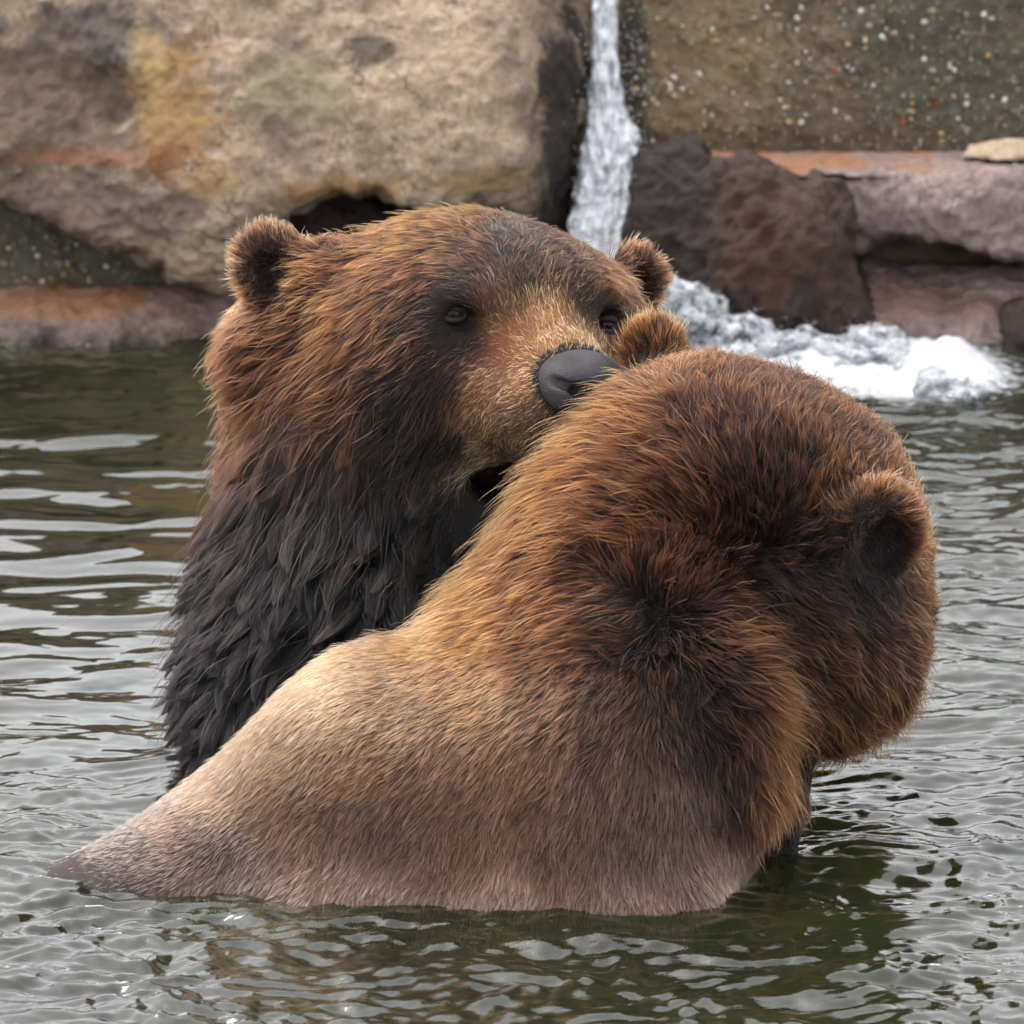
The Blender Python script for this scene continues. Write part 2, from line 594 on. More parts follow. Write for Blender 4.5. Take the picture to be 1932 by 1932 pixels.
def relief_rock(name, poly, ctrl, back, mat, label, step=6.0, edge=10.0, rnd=30.0, amp=(22, 8, 3.5), seed=0, cat='rock', group=None, ridge=0.0):
    """a solid stone: its outline, its front surface (nearness control points) and its back"""
    P = np.array(poly, float)
    ctl = np.array(ctrl, float)
    lo, hi = P.min(0) - 30, P.max(0) + 30
    w0, w1 = back - 30, ctl[:, 2].max() + 60
    xs, ys, ws = np.arange(lo[0], hi[0], step), np.arange(lo[1], hi[1], step), np.arange(w0, w1, step * 1.35)
    X, Y = np.meshgrid(xs, ys, indexing='ij')
    nn = fbm(np.stack([X / 60, Y / 60, X * 0], -1), 4, seed)
    d2 = (poly_sdf(X, Y, poly) + edge * nn) * 1.35
    fr = tps(ctrl)(X, Y)
    D = smax(ws[None, None, :] - fr[:, :, None], d2[:, :, None] * np.ones_like(ws)[None, None, :], rnd)
    D = np.maximum(D, back - ws[None, None, :])
    V, Q = surface_nets(D.astype(np.float32), np.zeros(3), 1.0)
    px, py, w = lo[0] + V[:, 0] * step, lo[1] + V[:, 1] * step, w0 + V[:, 2] * step * 1.35
    k = k_of(w)
    L3 = np.stack([(px - 966) * k, (966 - py) * k, w], 1)
    N = vnormals(L3, Q)
    c = L3.mean(0)
    if ((L3 - c) * N).sum() < 0:
        Q = Q[:, ::-1]; N = -N
    disp = amp[0] * fbm(L3 / 210, 3, seed + 9) + amp[1] * fbm(L3 / 62, 3, seed + 19, ridged=True, gain=0.4) + amp[2] * fbm(L3 / 20, 3, seed + 29)
    if ridge:
        disp += ridge * fbm(L3 * (1 / 90, 1 / 260, 1 / 90), 3, seed + 39, ridged=True)
    L3 = L3 + N * disp[:, None]
    Wd = to_world(L3)
    base = np.array([Wd[:, 0].mean(), Wd[:, 1].mean(), Wd[:, 2].min()])
    o = make_obj(name, Wd, Q, mat, base=base)
    tag(o, label, cat, group)
    return o

TAN = [(0.25, L(104, 92, 84)), (0.42, L(150, 132, 116)), (0.55, L(184, 164, 142)), (0.75, L(204, 186, 164))]
W0 = -5200
OCH, RUST, GREY, DKB = L(170, 130, 78), L(146, 88, 56), L(128, 122, 120), L(70, 60, 56)
boulder_mat = rock_material('sandstone', TAN, patches=[
    (wpos(60, 180, -5130), (.30, .3, .22), L(94, 79, 70), .85),  # brown left third, deepened with painted shade beside the lit face
    (wpos(150, 60, -5150), (.22, .3, .06), L(92, 84, 80), .8),
    (wpos(340, 210, -5130), (.085, .3, .14), OCH, .75),
    (wpos(280, 130, -5130), (.04, .3, .08), L(186, 158, 108), .65),
    (wpos(400, 330, -5120), (.07, .3, .06), L(178, 142, 92), .7),
    (wpos(330, 290, -5120), (.05, .3, .05), RUST, .5),
    (wpos(180, 300, -5110), (.20, .3, .018), RUST, .42),
    (wpos(560, 160, -5160), (.10, .3, .07), L(152, 144, 118), .6),
    (wpos(700, 90, -5160), (.06, .3, .03), DKB, .7),
    (wpos(900, 330, -5130), (.12, .3, .03), L(150, 122, 78), .6),
    (wpos(180, 400, -5100), (.30, .3, .06), L(132, 114, 108), .75),
    (wpos(640, 360, -5080), (.12, .3, .03), L(160, 122, 74), .7),
    (wpos(1060, 250, -5300), (.055, .3, .36), L(36, 31, 28), .95),  # shade and wet of the right side face, put into the colour
], bump=1.2, gain=.68)
relief_rock('boulder',
    [(-120, -30), (300, -14), (700, -60), (1085, -60), (1113, 20), (1112, 110), (1106, 200), (1088, 290), (1074, 450), (1040, 450), (985, 415), (940, 385), (870, 372),
     (810, 395), (770, 400), (710, 372), (630, 358), (560, 385), (500, 420), (470, 470), (445, 548), (400, 545), (330, 520), (200, 452), (60, 395), (-120, 350)],
    [(-120, 100, -5270), (60, 60, -5300), (60, 200, -5240), (0, 285, -5130), (200, 296, -5110), (330, 360, -5060), (420, 420, -5050), (200, 448, -5190), (0, 380, -5190),
     (330, 510, -5200), (440, 540, -5240), (205, 150, -5250), (225, 220, -5220), (260, 120, -5100), (300, 240, -5085), (400, 100, -5120), (450, 20, -5200), (600, 100, -5130), (600, 250, -5080), (600, 350, -5070),
     (800, 50, -5160), (800, 200, -5080), (800, 340, -5050), (960, 60, -5140), (985, 180, -5090), (970, 290, -5070), (900, 360, -5080), (1010, 60, -5230), (1015, 200, -5230), (1000, 380, -5180),
     (1110, 40, -5420), (1105, 180, -5420), (1075, 400, -5380), (500, 410, -5110), (700, 365, -5090)],
    -5470, boulder_mat, 'huge tan sandstone boulder with ochre streaks left of the waterfall', step=5.5, edge=12, rnd=36, amp=(18, 6.5, 3), seed=3, cat='boulder')

dark_mat = rock_material('dark_wet_rock', [(0.3, L(44, 33, 28)), (0.5, L(70, 52, 44)), (0.7, L(96, 76, 66))],
    patches=[(wpos(1440, 430, -5040), (.12, .4, .13), L(84, 52, 34), .7), (wpos(1260, 350, -5060), (.10, .4, .10), L(52, 44, 42), .7),
             (wpos(1600, 420, -5040), (.05, .4, .12), L(80, 58, 48), .6)], rough=0.6, wet_z=0.05, gain=.5, bump=1.8)
relief_rock('rock', [(520, 470), (540, 410), (600, 375), (680, 372), (760, 400), (820, 430), (830, 500), (520, 500)],
    [(540, 440, -5300), (640, 385, -5320), (650, 440, -5260), (780, 420, -5330), (780, 480, -5300), (560, 490, -5280)],
    -5440, dark_mat, 'small dark brown rock wedged in the hollow under the tan boulder', step=6, seed=13)
# block by the fall
relief_rock('rock', [(1196, 330), (1205, 300), (1235, 282), (1300, 284), (1345, 318), (1375, 325), (1405, 308), (1450, 316), (1490, 345), (1540, 328), (1590, 350), (1612, 400), (1606, 480), (1622, 540), (1652, 620), (1640, 690), (1180, 690), (1190, 480)],
    [(1200, 320, -5180), (1260, 290, -5180), (1230, 400, -5120), (1330, 330, -5140), (1330, 450, -5060), (1400, 320, -5110), (1440, 330, -5080), (1420, 460, -5000), (1520, 400, -5010), (1500, 350, -5090), (1580, 350, -5110),
     (1545, 480, -4990), (1600, 480, -5080), (1640, 610, -5030), (1540, 620, -4960), (1400, 580, -4990), (1300, 560, -5050), (1220, 520, -5130), (1200, 680, -5100), (1400, 680, -4990), (1620, 680, -4990)],
    -5430, dark_mat, 'dark rust-brown wet rock block standing between the waterfall and the shelf', step=6, edge=10, amp=(14, 8, 4), seed=17, ridge=9)
slab_mat = rock_material('shelf_rock', [(0.3, L(96, 84, 82)), (0.5, L(136, 120, 118)), (0.72, L(168, 152, 148))],
    patches=[(wpos(1700, 600, -5000), (.25, .5, .03), L(110, 78, 66), .6), (wpos(1450, 300, plane_w(300, .27)), (.36, .3, .012), L(150, 104, 74), .95),
             (wpos(1750, 300, plane_w(300, .27)), (.16, .3, .006), L(150, 110, 84), .7)], rough=0.6, wet_z=0.03, gain=.70)
zt = .262
relief_rock('rock', [(1560, 345), (1600, 326), (1700, 322), (1800, 326), (2060, 318), (2060, 505), (1932, 486), (1850, 470), (1770, 450), (1710, 432), (1650, 455), (1612, 480), (1585, 420)],
    [(1600, 335, -5190), (1800, 332, -5150), (2050, 325, -5140), (1620, 400, -5140), (1800, 390, -5080), (2000, 400, -5070), (1640, 450, -5190), (1720, 425, -5150), (1850, 450, -5130), (2050, 480, -5130)],
    -5440, slab_mat, 'long grey-brown overhanging shelf rock below the gravelly concrete wall', step=6, edge=8, amp=(10, 9, 3), seed=21)
relief_rock('rock', [(1225, 284), (1330, 278), (1600, 276), (1840, 272), (2060, 272), (2060, 334), (1600, 334), (1500, 328), (1330, 314), (1240, 302)],
    [(1240, 320, plane_w(320, zt)), (1240, 285, plane_w(285, zt)), (1500, 345, plane_w(345, zt)), (1500, 310, plane_w(310, zt)), (1500, 285, plane_w(285, zt)), (1500, 278, plane_w(278, zt)),
     (1800, 345, plane_w(345, zt)), (1800, 310, plane_w(310, zt)), (1800, 285, plane_w(285, zt)), (1800, 278, plane_w(278, zt)), (2050, 345, plane_w(345, zt)), (2050, 310, plane_w(310, zt)), (2050, 278, plane_w(278, zt))],
    -5560, slab_mat, 'flat rust-stained wet ledge at the foot of the concrete wall', step=5, edge=4, rnd=10, amp=(3, 3, 1.5), seed=25)
relief_rock('rock', [(1590, 505), (1700, 500), (2060, 512), (2060, 690), (1870, 690), (1690, 690), (1650, 630), (1615, 560)],
    [(1620, 520, -5330), (1700, 505, -5380), (2050, 515, -5380), (1650, 590, -5110), (1800, 560, -5230), (2000, 560, -5230), (1700, 605, -5070), (1850, 598, -5075), (2050, 600, -5070), (1720, 640, -5060), (1860, 640, -5060), (2050, 640, -5060), (1700, 690, -5080), (2050, 690, -5080)],
    -5460, slab_mat, 'low flat reddish wet slab at the waterline under the overhanging shelf rock', step=6, edge=8, rnd=24, amp=(8, 8, 3), seed=27)
relief_rock('rock', [(1885, 600), (1900, 575), (1930, 568), (1990, 580), (2060, 590), (2060, 690), (1880, 690)],
    [(1890, 640, -5050), (1930, 580, -5060), (1930, 640, -4990), (2040, 600, -5050), (2040, 680, -4990), (1900, 685, -5010)],
    -5240, dark_mat, 'small dark upright stone in front of the low reddish slab', step=6, edge=6, amp=(6, 6, 3), seed=29)
pale_mat = rock_material('pale_stone', [(0.3, L(150, 132, 112)), (0.6, L(196, 178, 154))], rough=0.8, gain=.75)
relief_rock('rock', [(1815, 300), (1830, 276), (1900, 266), (2060, 266), (2060, 302)],
    [(1830, 296, -5330), (1900, 272, -5350), (1900, 296, -5290), (2040, 270, -5350), (2040, 298, -5280)],
    -5420, pale_mat, 'pale beige stone lying on the ledge against the concrete wall', step=5, edge=3, rnd=14, amp=(4, 4, 2), seed=31)
# left shelf at the waterline
ledge_mat = rock_material('left_ledge_rock', [(0.3, L(78, 64, 60)), (0.5, L(122, 102, 96)), (0.72, L(164, 144, 136))],
    patches=[(wpos(120, 565, plane_w(565, .05)), (.22, .4, .02), L(140, 98, 68), .9)], rough=0.55, wet_z=0.028, gain=.58)
zl = .05
relief_rock('rock', [(-120, 552), (100, 548), (300, 545), (420, 552), (520, 560), (540, 690), (-120, 700)],
    [(-100, 556, plane_w(556, zl)), (100, 552, plane_w(552, zl)), (300, 550, plane_w(550, zl)), (-100, 580, plane_w(580, zl)), (100, 580, plane_w(580, zl)), (300, 570, plane_w(570, zl)), (460, 565, -5330), (500, 600, -5230),
     (-100, 606, -5090), (60, 600, -5090), (200, 596, -5110), (330, 600, -5140), (450, 620, -5180), (-100, 645, -5080), (100, 640, -5090), (300, 640, -5100), (450, 650, -5120), (-100, 695, -5060), (300, 690, -5080), (520, 690, -5120)],
    -5500, ledge_mat, 'low wet ledge with a rusty flat top at the waterline under the boulder', step=6, edge=7, rnd=16, amp=(8, 9, 3), seed=35, ridge=5)

# ------------------------------------------------------------------ concrete wall with exposed pebbles
def wall_surface():
    xs, ys = np.concatenate([np.arange(-2400, -200, 24.0), np.arange(-200, 2140, 8.0), np.arange(2140, 4400, 24.0)]), np.concatenate([np.arange(-77, 0, 7.0), np.arange(0, 640, 7.0)])
    X, Y = np.meshgrid(xs, ys, indexing='ij')
    w = np.where(X < 1165, -5500, -5462) + (Y - 280) * 0.10
    w = -5470 + (Y - 280) * 0.16 - 36 / (1 + np.exp((X - 1120) / 10))
    w = w + np.clip((Y - 420) / 140, 0, 1) * 60 * (X < 700)
    k = k_of(w)
    L3 = np.stack([(X - 966) * k, (966 - Y) * k, w], -1)
    L3[..., 2] += 9 * fbm(L3 / 120, 3, 51) + 8 * fbm(L3 / 30, 3, 52) + 3.0 * fbm(L3 / 11, 2, 53)
    return X, Y, L3
Xw, Yw, L3w = wall_surface()
conc = rock_material('gravel_concrete', [(0.3, L(84, 78, 66)), (0.5, L(118, 106, 88)), (0.72, L(148, 132, 108))],
    patches=[(wpos(1800, 120, -5480), (.22, .5, .26), L(86, 84, 74), .75), (wpos(1330, 180, -5480), (.14, .5, .22), L(150, 128, 100), .7),
             (wpos(1500, 262, -5480), (.4, .5, .03), L(92, 74, 56), .7), (wpos(1195, 150, -5470), (.03, .5, .3), L(60, 52, 46), .8),
             (wpos(150, 480, -5450), (.4, .5, .12), L(104, 102, 92), .7)], rough=0.85, bump=1.4, scale=1.6, gain=.64)
nx_, ny_ = Xw.shape
Vw = to_world(L3w.reshape(-1, 3))
i_ = np.arange(nx_ * ny_).reshape(nx_, ny_)
Qw = np.stack([i_[:-1, :-1], i_[:-1, 1:], i_[1:, 1:], i_[1:, :-1]], -1).reshape(-1, 4)
# give the wall its thickness
nV = len(Vw)
rim = np.concatenate([i_[:, 0], i_[-1, 1:], i_[-2::-1, -1], i_[0, -2:0:-1]])
Vb = Vw[rim] + np.array([0, 0.5, 0])
j_ = np.arange(len(rim))
Qr = np.stack([rim, nV + j_, nV + np.roll(j_, -1), np.roll(rim, -1)], 1)
wall = make_obj('concrete_wall', np.concatenate([Vw, Vb]), np.concatenate([Qw, Qr]), conc, base=Vw[:, :].min(0))
tag(wall, 'rough concrete wall studded with pebbles behind the rocks and the waterfall', 'wall')

def pebble_mesh(seed, nu=8, nv=5):
    r = np.random.default_rng(seed)
    v, f = uv_ball(nu, nv)
    v = v * (1 + 0.16 * vnoise(v * 1.7 + seed, seed))[:, None] * np.array([1.0, 0.6, 0.78])
    return v, f
def uv_ball(nu, nv):
    v = [(0, 0, 1)]
    for j in range(1, nv):
        t = math.pi * j / nv
        for i in range(nu):
            a = 2 * math.pi * i / nu
            v.append((math.sin(t) * math.cos(a), math.sin(t) * math.sin(a), math.cos(t)))
    v.append((0, 0, -1))
    f = []
    for i in range(nu):
        f.append((0, 1 + i, 1 + (i + 1) % nu, 1 + (i + 1) % nu))
        b = 1 + (nv - 2) * nu
        f.append((len(v) - 1, b + (i + 1) % nu, b + i, b + i))
    for j in range(nv - 2):
        for i in range(nu):
            f.append((1 + j * nu + i, 1 + (j + 1) * nu + i, 1 + (j + 1) * nu + (i + 1) % nu, 1 + j * nu + (i + 1) % nu))
    return np.array(v, float), f

def tri_fix(me_name, v, f, mat):
    me = bpy.data.meshes.new(me_name)
    me.from_pydata([tuple(p) for p in v], [], [tuple(dict.fromkeys(q)) for q in f])
    me.polygons.foreach_set('use_smooth', [True] * len(me.polygons))
    me.materials.append(mat)
    return me

def plain(name, c, rough=0.7):
    m = Mat(name)
    geo = m.n('ShaderNodeNewGeometry')
    n = m.noise(geo.outputs['Position'], 120, 4, 0.6)
    k = m.ramp(n, [(0.3, tuple(v * 0.65 for v in c)), (0.7, tuple(min(1, v * 1.2) for v in c))])
    b = m.n('ShaderNodeBsdfPrincipled')
    m.l(k, b.inputs['Base Color']); b.inputs['Roughness'].default_value = rough
    m.l(b.outputs[0], m.out.inputs[0])
    return m.m

def wall_point(px, py):
    i = int(np.clip(np.searchsorted(Xw[:, 0], px), 0, nx_ - 1))
    j = int(np.clip(np.searchsorted(Yw[0], py), 0, ny_ - 1))
    return to_world(L3w[i, j])

peb_cols = [('pebble_white', L(205, 198, 184)), ('pebble_tan', L(176, 150, 112)), ('pebble_grey', L(138, 132, 124)), ('pebble_brown', L(112, 88, 66)), ('pebble_red', L(150, 62, 44))]
peb_mats = [plain(n, tuple(v * .72 for v in c)) for n, c in peb_cols]
peb_me = [[tri_fix('pebble', *pebble_mesh(s), mt) for s in range(3)] for mt in peb_mats]
rp = np.random.default_rng(91)
wb = np.array(wall.location)
for q in range(190):
    if q < 135:
        px, py = rp.uniform(1185, 1932), rp.uniform(0, 268)
    else:
        px, py = rp.uniform(0, 450), rp.uniform(430, 548)
    mi = rp.choice(5, p=[.34, .30, .19, .15, .02])
    o = bpy.data.objects.new('pebble', peb_me[mi][rp.integers(3)])
    col.objects.link(o)
    o.parent = wall
    o.location = wall_point(px, py) - wb
    sc = rp.uniform(3.5, 7.5) * 1.35 * S
    o.scale = (sc, sc, sc)
    o.rotation_euler = (rp.uniform(-.3, .3), rp.uniform(0, 6.28), rp.uniform(-.4, .4))
# the fine aggregate between them
def aggregate(n, mat, seed, cnt_v=(5, 3)):
    r = np.random.default_rng(seed)
    bv, bf = uv_ball(*cnt_v)
    allv, allf = [], []
    for q in range(n):
        if r.random() < .78:
            px, py = r.uniform(1170, 1960), r.uniform(-60, 276)
        else:
            px, py = r.uniform(-40, 470), r.uniform(400, 556)
        sc = r.uniform(1.8, 4.2) * 1.35 * S
        v = bv * sc * r.uniform(.6, 1.2, 3) * (1, .7, 1)
        allf += [[len(allv) * len(bv) + a for a in dict.fromkeys(fc)] for fc in bf]
        allv.append(v + wall_point(px, py) - wb)
    me = bpy.data.meshes.new('aggregate')
    me.from_pydata(np.concatenate(allv).tolist(), [], allf)
    me.polygons.foreach_set('use_smooth', [True] * len(me.polygons))
    me.materials.append(mat)
    o = bpy.data.objects.new('aggregate', me)
    col.objects.link(o)
    o.parent = wall
    tag(o, kind='stuff')
aggregate(420, peb_mats[1], 5)
aggregate(700, peb_mats[2], 6)
aggregate(700, peb_mats[3], 7)
aggregate(40, peb_mats[0], 8)

# ------------------------------------------------------------------ waterfall
def white_water():
    m = Mat('white_water')
    geo = m.n('ShaderNodeNewGeometry')
    pos = geo.outputs['Position']
    n = m.noise(m.stretch(pos, 90, 60, 28), 1.0, 6, 0.65)
    c = m.ramp(n, [(0.3, L(150, 152, 158)), (0.5, L(196, 198, 203)), (0.7, L(214, 215, 219))])
    b = m.n('ShaderNodeBsdfPrincipled')
    m.l(c, b.inputs['Base Color'])
    b.inputs['Roughness'].default_value = 0.25
    bp = m.n('ShaderNodeBump', i_Strength=0.6, i_Distance=0.004)
    m.l(n, bp.inputs['Height']); m.l(bp.outputs[0], b.inputs['Normal'])
    tr = m.n('ShaderNodeBsdfTransparent')
    mx = m.n('ShaderNodeMixShader')
    ea = m.n('ShaderNodeAttribute', attribute_name='edge')
    n5 = m.noise(m.stretch(pos, 130, 80, 34), 1.0, 5, 0.65)
    f = m.math('ADD', m.math('MULTIPLY', ea.outputs['Fac'], 3.2), m.math('MULTIPLY', m.math('SUBTRACT', n5, 0.55), 5.0))
    f = m.math('MULTIPLY', m.math('ADD', f, 0.35), 1.0, clamp=True)
    m.l(f, mx.inputs[0]); m.l(tr.outputs[0], mx.inputs[1]); m.l(b.outputs[0], mx.inputs[2])
    m.l(mx.outputs[0], m.out.inputs[0])
    return m.m
MAT_WW = white_water()
def fall():
    us, ts = np.linspace(-1, 1, 70), np.linspace(0, 1, 170)
    U, Tt = np.meshgrid(us, ts, indexing='ij')
    yk = [-60, 0, 110, 200, 260, 330, 440, 560, 640]
    lk = [1112, 1115, 1113, 1108, 1102, 1085, 1072, 1066, 1050]
    rk = [1168, 1166, 1166, 1182, 1212, 1205, 1200, 1230, 1290]
    py = -60 + 700 * Tt
    l, r_ = np.interp(py, yk, lk), np.interp(py, yk, rk)
    px = (l + r_) / 2 + U * (r_ - l) / 2
    px = px + 5 * fbm(np.stack([py / 50, U * 0, U * 0], -1), 3, 61)
    w = np.interp(py, [-60, 200, 300, 440, 640], [-5425, -5400, -5330, -5250, -5190]) + 34 * np.sqrt(np.clip(1 - U ** 2, 0, 1))
    w = w + 22 * fbm(np.stack([px / 14, py / 55, px * 0], -1), 4, 62) + 14 * fbm(np.stack([px / 20, py / 20, px * 0], -1), 3, 63) * np.clip(Tt * 1.6, .3, 1)
    k = k_of(w)
    L3 = np.stack([(px - 966) * k, (966 - py) * k, w], -1)
    bk = L3.copy(); bk[..., 2] -= 46
    n1, n2 = U.shape
    i = np.arange(n1 * n2).reshape(n1, n2)
    Qf = np.stack([i[:-1, :-1], i[:-1, 1:], i[1:, 1:], i[1:, :-1]], -1).reshape(-1, 4)
    Vf = np.concatenate([L3.reshape(-1, 3), bk.reshape(-1, 3)])
    o = make_obj('waterfall', to_world(Vf), np.concatenate([Qf, Qf[:, ::-1] + n1 * n2]), MAT_WW)
    ed = np.clip(1 - np.abs(U), 0, 1).reshape(-1)
    add_attr(o.data, 'edge', 'FLOAT', 'POINT', np.concatenate([ed, ed]))
    tag(o, 'narrow white waterfall pouring down between the boulder and the concrete wall', 'waterfall', kind='structure')
fall()
def splash():
    r = np.random.default_rng(77)
    F = Field()
    pts = []
    def top(px):      # crest line of the white water
        return float(np.interp(px, [1180, 1250, 1300, 1360, 1440, 1520, 1560, 1600, 1660, 1700, 1780, 1850], [500, 530, 545, 585, 612, 625, 612, 632, 612, 655, 690, 728]))
    for q in range(150):
        px = r.uniform(1190, 1840)
        t = top(px)
        py = t + 14 + abs(r.normal(0, 26)) * (1.6 if px < 1450 else 0.9)
        pts.append((px, py, r.uniform(9, 24) * (1.25 if px < 1420 else 0.9)))
    for px, py, s_ in pts:
        w = max(water_w(max(py + 8, 600)), -4960) + r.normal(0, 25)
        F.ell(loc(px, py, w), np.array([s_ * 1.7, s_ * .9, s_ * 1.4]) * 1.3, k=22)
    V, Q = F.mesh(loc(1100, 760, -5000) - (0, 0, 500), loc(1900, 400, -5000) + (0, 0, 700), 7.0)
    N = vnormals(V, Q)
    V = V + N * (5 * fbm(V / 14, 4, 71, gain=0.7) + 12 * fbm(V / 60, 2, 72))[:, None]
    o = make_obj('foam', to_world(V), Q, MAT_FOAM)
    tag(o, 'white churning foam at the foot of the waterfall', 'foam', kind='stuff')
    # flying drops
    bv, bf = uv_ball(5, 4)
    av, af = [], []
    for q in range(1500):
        px, py, s_ = pts[r.integers(len(pts))] if q < 900 else (r.choice([1112, 1160, 1185, 1200]) + r.normal(0, 8), r.uniform(60, 470), 1)
        px += r.normal(0, 24); py += r.normal(-16, 16)
        w = (max(water_w(max(py + 12, 600)), -4960) if q < 900 else -5240) + r.normal(0, 40)
        v = bv * r.uniform(0.8, 2.6) * S + to_world(loc(px, py, w))
        af += [[len(av) * len(bv) + a for a in dict.fromkeys(fc)] for fc in bf]
        av.append(v)
    me = bpy.data.meshes.new('spray')
    me.from_pydata(np.concatenate(av).tolist(), [], af)
    me.materials.append(MAT_FOAM)
    o = bpy.data.objects.new('spray', me); col.objects.link(o)
    tag(o, 'fine white drops of spray over the foam', 'spray', kind='stuff')
def foam_mat():
    m = Mat('foam')
    geo = m.n('ShaderNodeNewGeometry')
    n = m.noise(geo.outputs['Position'], 38, 8, 0.75)
    c = m.ramp(n, [(0.32, L(84, 90, 92)), (0.46, L(150, 154, 160)), (0.62, L(190, 192, 198))])
    b = m.n('ShaderNodeBsdfPrincipled')
    m.l(c, b.inputs['Base Color']); b.inputs['Roughness'].default_value = 0.3
    bp = m.n('ShaderNodeBump', i_Strength=0.8, i_Distance=0.006)
    m.l(n, bp.inputs['Height']); m.l(bp.outputs[0], b.inputs['Normal'])
    tr = m.n('ShaderNodeBsdfTransparent')
    mx = m.n('ShaderNodeMixShader')
    m.l(m.ramp(m.noise(geo.outputs['Position'], 70, 5, 0.7), [(0.40, (.15, .15, .15)), (0.52, (1, 1, 1))]), mx.inputs[0])
    m.l(tr.outputs[0], mx.inputs[1]); m.l(b.outputs[0], mx.inputs[2])
    m.l(mx.outputs[0], m.out.inputs[0])
    return m.m
MAT_FOAM = foam_mat()
splash()

# ------------------------------------------------------------------ wood behind the enclosure (mirrored in the pool)
def woodland():
    r = np.random.default_rng(101)
    m = Mat('leaves')
    oi = m.n('ShaderNodeNewGeometry')
    c = m.ramp(m.noise(oi.outputs['Position'], 0.9, 4), [(0.3, L(44, 58, 30)), (0.7, L(84, 96, 48))])
    b = m.n('ShaderNodeBsdfPrincipled')
    m.l(c, b.inputs['Base Color']); b.inputs['Roughness'].default_value = 0.6
    m.l(b.outputs[0], m.out.inputs[0])
    n = 26000
    cl = [(r.uniform(-16, 16), r.uniform(11, 16), r.uniform(.4, 1.6), r.uniform(.7, 1.3)) for _ in range(90)]
    cl = np.array(cl)
    top = 2.1 + 0.5 * np.sin(cl[:, 0] * .7) + .5 * np.sin(cl[:, 0] * 1.9)
    cl[:, 2] = np.minimum(cl[:, 2], top - cl[:, 3] * .6)
    pick = r.integers(len(cl), size=n)
    d = r.normal(0, 1, (n, 3)); d /= np.linalg.norm(d, axis=1, keepdims=True)
    P = cl[pick, :3] + d * (cl[pick, 3] * r.uniform(.55, 1.05, n))[:, None]
    P[:, 2] = np.abs(P[:, 2]) + .1
    a = r.normal(0, 1, (n, 3)); a /= np.linalg.norm(a, axis=1, keepdims=True)
    bb = np.cross(a, r.normal(0, 1, (n, 3))); bb /= np.linalg.norm(bb, axis=1, keepdims=True)
    s1 = r.uniform(.10, .2, n)[:, None]
    V = np.stack([P - a * s1, P + bb * s1 * .6, P + a * s1, P - bb * s1 * .6], 1).reshape(-1, 3)
    tag(make_obj('woodland', V, np.arange(4 * n).reshape(-1, 4), m.m, smooth=False), 'dense green wood behind the enclosure', 'woodland', kind='stuff')
woodland()
# ------------------------------------------------------------------ fur
def fur_material():
    m = Mat('fur')
    a = m.n('ShaderNodeAttribute', attribute_name='fur_color')
    w = m.n('ShaderNodeAttribute', attribute_name='wet')
    h = m.n('ShaderNodeBsdfHairPrincipled')
    h.model = 'CHIANG'
    h.parametrization = 'COLOR'
    m.l(a.outputs['Color'], h.inputs['Color'])
    rg = m.math('SUBTRACT', 0.42, m.math('MULTIPLY', w.outputs['Fac'], 0.14))
    m.l(rg, h.inputs['Roughness'])
    h.inputs['Radial Roughness'].default_value = 0.55
    m.l(m.math('SUBTRACT', 1.37, m.math('MULTIPLY', w.outputs['Fac'], 0.03)), h.inputs['IOR'])
    h.inputs['Random Roughness'].default_value = 0.1
    m.l(h.outputs[0], m.out.inputs[0])
    return m.m

def skin_material():
    m = Mat('bear_skin')
    a = m.n('ShaderNodeAttribute', attribute_name='skin')
    b = m.n('ShaderNodeBsdfPrincipled')
    m.l(a.outputs['Color'], b.inputs['Base Color'])
    b.inputs['Roughness'].default_value = 0.7
    b.inputs['Specular IOR Level'].default_value = 0.2
    m.l(b.outputs[0], m.out.inputs[0])
    return m.m
MAT_FUR = fur_material()
MAT_SKIN = skin_material()

# guide columns: px py | dx dy lift | length clump wave wet density | tip rgb | root rgb
def interp_guides(px, py, G, power=2.2, soft=900.0):
    out = np.zeros((len(px), G.shape[1] - 2))
    step = 40000
    for i in range(0, len(px), step):
        d2 = (px[i:i + step, None] - G[None, :, 0]) ** 2 + (py[i:i + step, None] - G[None, :, 1]) ** 2
        w = 1.0 / (d2 + soft) ** power
        w /= w.sum(1, keepdims=True)
        out[i:i + step] = w @ G[:, 2:]
    return out

